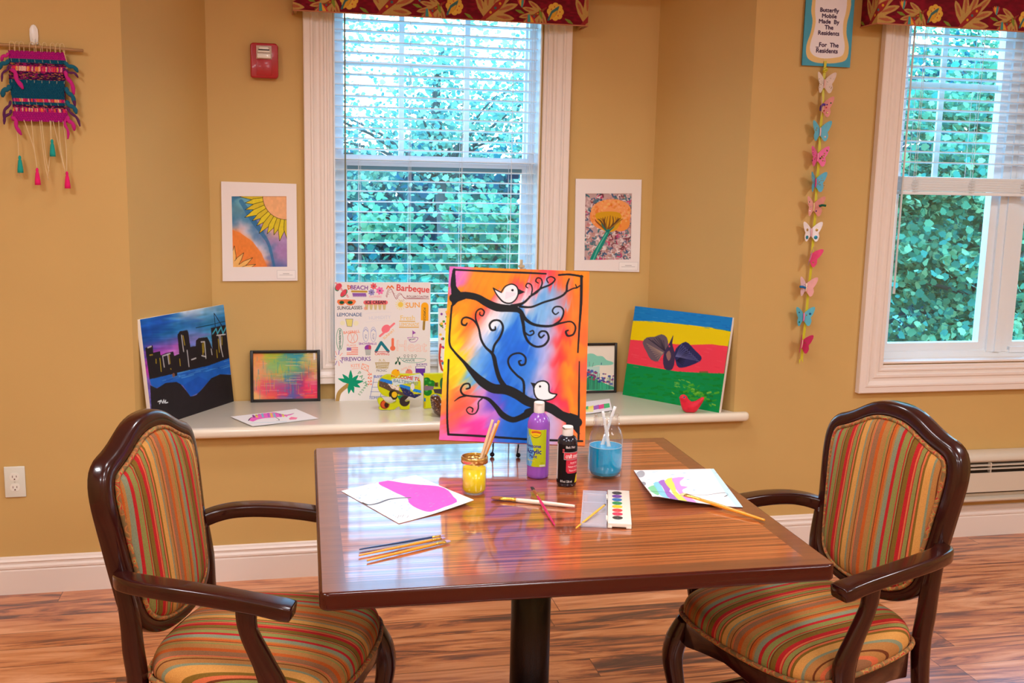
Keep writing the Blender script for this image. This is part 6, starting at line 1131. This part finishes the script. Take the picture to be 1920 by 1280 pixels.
Q = [(1395, 285), (1800, 285), (1800, 812), (1395, 812)]; A = Art(103, 135, Q, YG); Mk = Art(102, 134, Q, (0, 0, 0))
Mk.poly([(1403, 288), (1720, 288), (1780, 340), (1790, 460), (1740, 560), (1790, 640), (1795, 812), (1680, 812), (1660, 660), (1520, 640), (1520, 812), (1403, 812)], WHT); Mk.poly([(1562, 425), (1618, 425), (1618, 497), (1562, 497)], (0, 0, 0))
for x, y, r in ((1440, 400, 60), (1445, 390, 50), (1510, 440, 58), (1390, 430, 50), (1460, 560, 62)): A.ell(x, y, r, r*.95, (30, 130, 40)); A.ell(x-r*.3, y-r*.3, r*.35, r*.3, (70, 180, 70))
A.poly([(1395, 460), (1550, 480), (1540, 530), (1395, 540)], (130, 110, 130)); A.poly([(1540, 520), (1680, 520), (1670, 600), (1560, 580)], (70, 64, 70)); A.ell(1680, 440, 46, 90, (50, 110, 60)); A.poly([(1403, 650), (1430, 650), (1430, 700), (1403, 700)], (30, 120, 190)); A.poly([(1403, 700), (1430, 700), (1430, 790), (1403, 790)], (200, 180, 20))
from_mask('decorated_letter', 'yellow-green block letter pasted with green apples, standing right of the ampersand on the sill', 'letter', A, Mk, .111, .1445, .026, side_y, (.589, 4.065, SZ), .0)
Q = [(515, 1055), (660, 1055), (660, 1160), (515, 1160)]; A = Art(71, 51, Q, (226, 44, 66)); Mk = Art(70, 50, Q, (0, 0, 0)); A.tex(.14, 8, 8)
Mk.poly([(521, 1078), (530, 1066), (545, 1062), (560, 1070), (570, 1088), (588, 1101), (610, 1096), (640, 1076), (653, 1078), (647, 1098), (632, 1126), (614, 1152), (600, 1158), (560, 1158), (542, 1146), (532, 1120), (525, 1092)], WHT); A.dot(543, 1075, 4.6, (60, 130, 140)); A.dot(543, 1075, 2.4, (20, 20, 30))
from_mask('clay_bird', 'small red painted clay bird on the sill before the striped canvas', 'bird figure', A, Mk, .1137, .0824, .034, side_y, (1.606, 3.850, SZ-.001), -.15, artmat('red_glaze', .5, .15), inflate=True)
Q = [(1410, 620), (1800, 620), (1800, 950), (1410, 950)]; A = Art(71, 61, Q, (84, 50, 34)); Mk = Art(70, 60, Q, (0, 0, 0)); rs = random.Random(8)
Mk.poly([(1420, 690), (1430, 645), (1470, 625), (1520, 626), (1560, 650), (1580, 700), (1640, 720), (1720, 700), (1780, 660), (1795, 700), (1770, 800), (1720, 900), (1660, 946), (1540, 946), (1480, 900), (1440, 820), (1428, 740)], WHT)
for i in range(160): A.dot(rs.uniform(1420, 1790), rs.uniform(625, 900), rs.uniform(4, 10), rs.choice([(190, 150, 110), (60, 40, 70), (130, 90, 60), (70, 60, 110), (40, 24, 20), (210, 190, 170)]), .8)
A.poly([(1410, 880), (1800, 880), (1800, 950), (1410, 950)], (60, 34, 20), .8)
from_mask('glazed_bird', 'dark brown glazed pottery bird half hidden behind the large painting', 'bird figure', A, Mk, .108, .0905, .060, side_y, (.593, 3.915, SZ-.001), 0, artmat('brown_glaze', .12, 1.0), inflate=True)
# ================================================================== OUTDOORS
def leafmat(name, c1, c2, tr=.45):
    m = bpy.data.materials.new(name); m.use_nodes = True; n = m.node_tree; n.nodes.clear(); o = N(n, 'ShaderNodeOutputMaterial'); mx = N(n, 'ShaderNodeMixShader'); d = N(n, 'ShaderNodeBsdfDiffuse'); t = N(n, 'ShaderNodeBsdfTranslucent'); a = N(n, 'ShaderNodeAttribute'); a.attribute_name = 'paint'
    mx.inputs[0].default_value = tr; n.links.new(a.outputs['Color'], d.inputs[0]); n.links.new(a.outputs['Color'], t.inputs[0]); n.links.new(d.outputs[0], mx.inputs[1]); n.links.new(t.outputs[0], mx.inputs[2]); n.links.new(mx.outputs[0], o.inputs[0]); return m
leaf_m = leafmat('maple_leaf', 0, 0)
LF = np.array([(0, -.5), (.20, -.36), (.42, -.34), (.40, -.12), (.50, .08), (.36, .18), (.24, .36), (0, .54), (-.24, .36), (-.36, .18), (-.50, .08), (-.40, -.12), (-.42, -.34), (-.20, -.36)])
def foliage(name, parent, clumps, n, size, cols, seed, spread=.28):
    rs = np.random.RandomState(seed); K_ = len(clumps); ci = rs.randint(0, K_, n); C = np.array(clumps)[ci]; P = C+rs.randn(n, 3)*spread*np.array([1, 1, .6])
    th = rs.rand(n)*6.283; nz = rs.randn(n, 3)*.6+np.array([0, -.55, .75]); nz /= np.linalg.norm(nz, axis=1)[:, None]; ref = np.stack([np.cos(th), np.sin(th), rs.randn(n)*.2], -1); X = np.cross(ref, nz); X /= np.linalg.norm(X, axis=1)[:, None]; Y = np.cross(nz, X)
    s = size*(.6+.8*rs.rand(n)); V = P[:, None]+(X[:, None]*LF[None, :, :1]+Y[:, None]*LF[None, :, 1:]-nz[:, None]*(.25*np.abs(LF[None, :, :1])))*s[:, None, None]; k = len(LF)
    me = bpy.data.meshes.new(name); me.vertices.add(n*k); me.vertices.foreach_set('co', V.astype(np.float32).ravel()); me.loops.add(n*k); me.loops.foreach_set('vertex_index', np.arange(n*k, dtype=np.int32)); me.polygons.add(n); me.polygons.foreach_set('loop_start', np.arange(0, n*k, k, dtype=np.int32)); me.update(calc_edges=True)
    cl = np.array([lin(c) for c in cols]); a = cl[(rs.randint(0, 3, n)+ci*2) % len(cl)]*(.85+.3*rs.rand(n))[:, None]; at = me.color_attributes.new('paint', 'FLOAT_COLOR', 'POINT'); at.data.foreach_set('color', np.repeat(np.concatenate([np.clip(a, 0, 1), np.ones((n, 1))], 1), k, 0).astype(np.float32).ravel())
    o = link(name, me, leaf_m, parent); return o
bark = plain('bark', (70, 90, 96), .9, bump=.5, bscale=30)
def tree(label, x, y, z0, dims, n, size, cols, seed, nclump=60, spread=.28, kind='tree', hollow=.35, group='trees and bushes outside the windows', zlow=None):
    rs = np.random.RandomState(seed); t = thing(kind, label, kind if kind == 'tree' else 'bush', (x, y, -.6), group=group); rx_, ry_, rz_ = dims; cz = z0+.6; cl = []
    while len(cl) < nclump:
        p = rs.uniform(-1, 1, 3)
        if hollow < np.linalg.norm(p) < 1: cl.append((p[0]*rx_, p[1]*ry_, cz+p[2]*rz_))
    foliage('foliage', t, cl, n, size, cols, seed+1, spread)
    m = MB(); m.sweep([(0, 0, 0), (.05, 0, cz*.5), (-.04, .03, cz), (.02, 0, cz+rz_*.7)], [(.16, .16), (.12, .12), (.09, .09), (.03, .03)], n=8, e=1, smooth=3, up=(0, 1, 0)); m.build('trunk', bark, t, smooth=True)
    m = MB()
    for c in cl[:14]: m.sweep([(0, 0, cz*.75), (c[0]*.5, c[1]*.5, (cz*.75+c[2])/2+.1), c], [(.05, .05), (.03, .03), (.008, .008)], n=6, e=1, smooth=2, up=(0, 1, 0))
    m.build('branches', bark, t, smooth=True); return t
LG = [(100, 172, 140), (80, 154, 128), (128, 188, 152), (52, 134, 118), (72, 144, 116), (146, 200, 160)]
DG = [(20, 120, 128), (12, 104, 124), (34, 134, 132), (60, 150, 140), (16, 96, 114)]
tree('broad light green bush seen through the lower half of the alcove window', 1.5, 7.5, .2, (2.2, .5, 1.2), 24000, .054, LG+DG[2:4], 1, 220, .14, 'bush')
tree('dark teal evergreen mass behind the light green bush', 2.4, 11.9, .3, (3.8, .7, 1.6), 15000, .12, DG, 2, 140, .3, 'bush')
tree('tree with thin open branches against the bright sky above the bush', 1.4, 9.6, 2.15, (2.3, .6, .75), 9500, .044, [(150, 200, 180), (130, 190, 172), (170, 214, 190), (100, 170, 160), (84, 150, 150)], 3, 90, .2)
tree('leafy maple close outside the window on the right', 5.6, 7.4, 1.0, (1.6, .6, 1.45), 28000, .056, LG+DG[3:4], 4, 140, .16)
tree('darker maple standing behind the one outside the right window', 8.9, 12.0, 1.2, (3.4, .8, 2.1), 11000, .14, DG+LG[:1], 5, 110, .28)
tree('tall sparse tree whose top shows through the raised blind on the right', 7.4, 9.6, 2.8, (2.2, .5, .8), 6000, .055, [(150, 200, 180), (130, 190, 172), (170, 214, 190)]+LG, 6, 60, .25)
m = MB(); m.box(-30, 40, W+.15, 60, -.7, -.6); o = m.build('ground', plain('lawn', (50, 140, 120), .9, var=.2, vscale=2)); o['kind'] = 'structure'
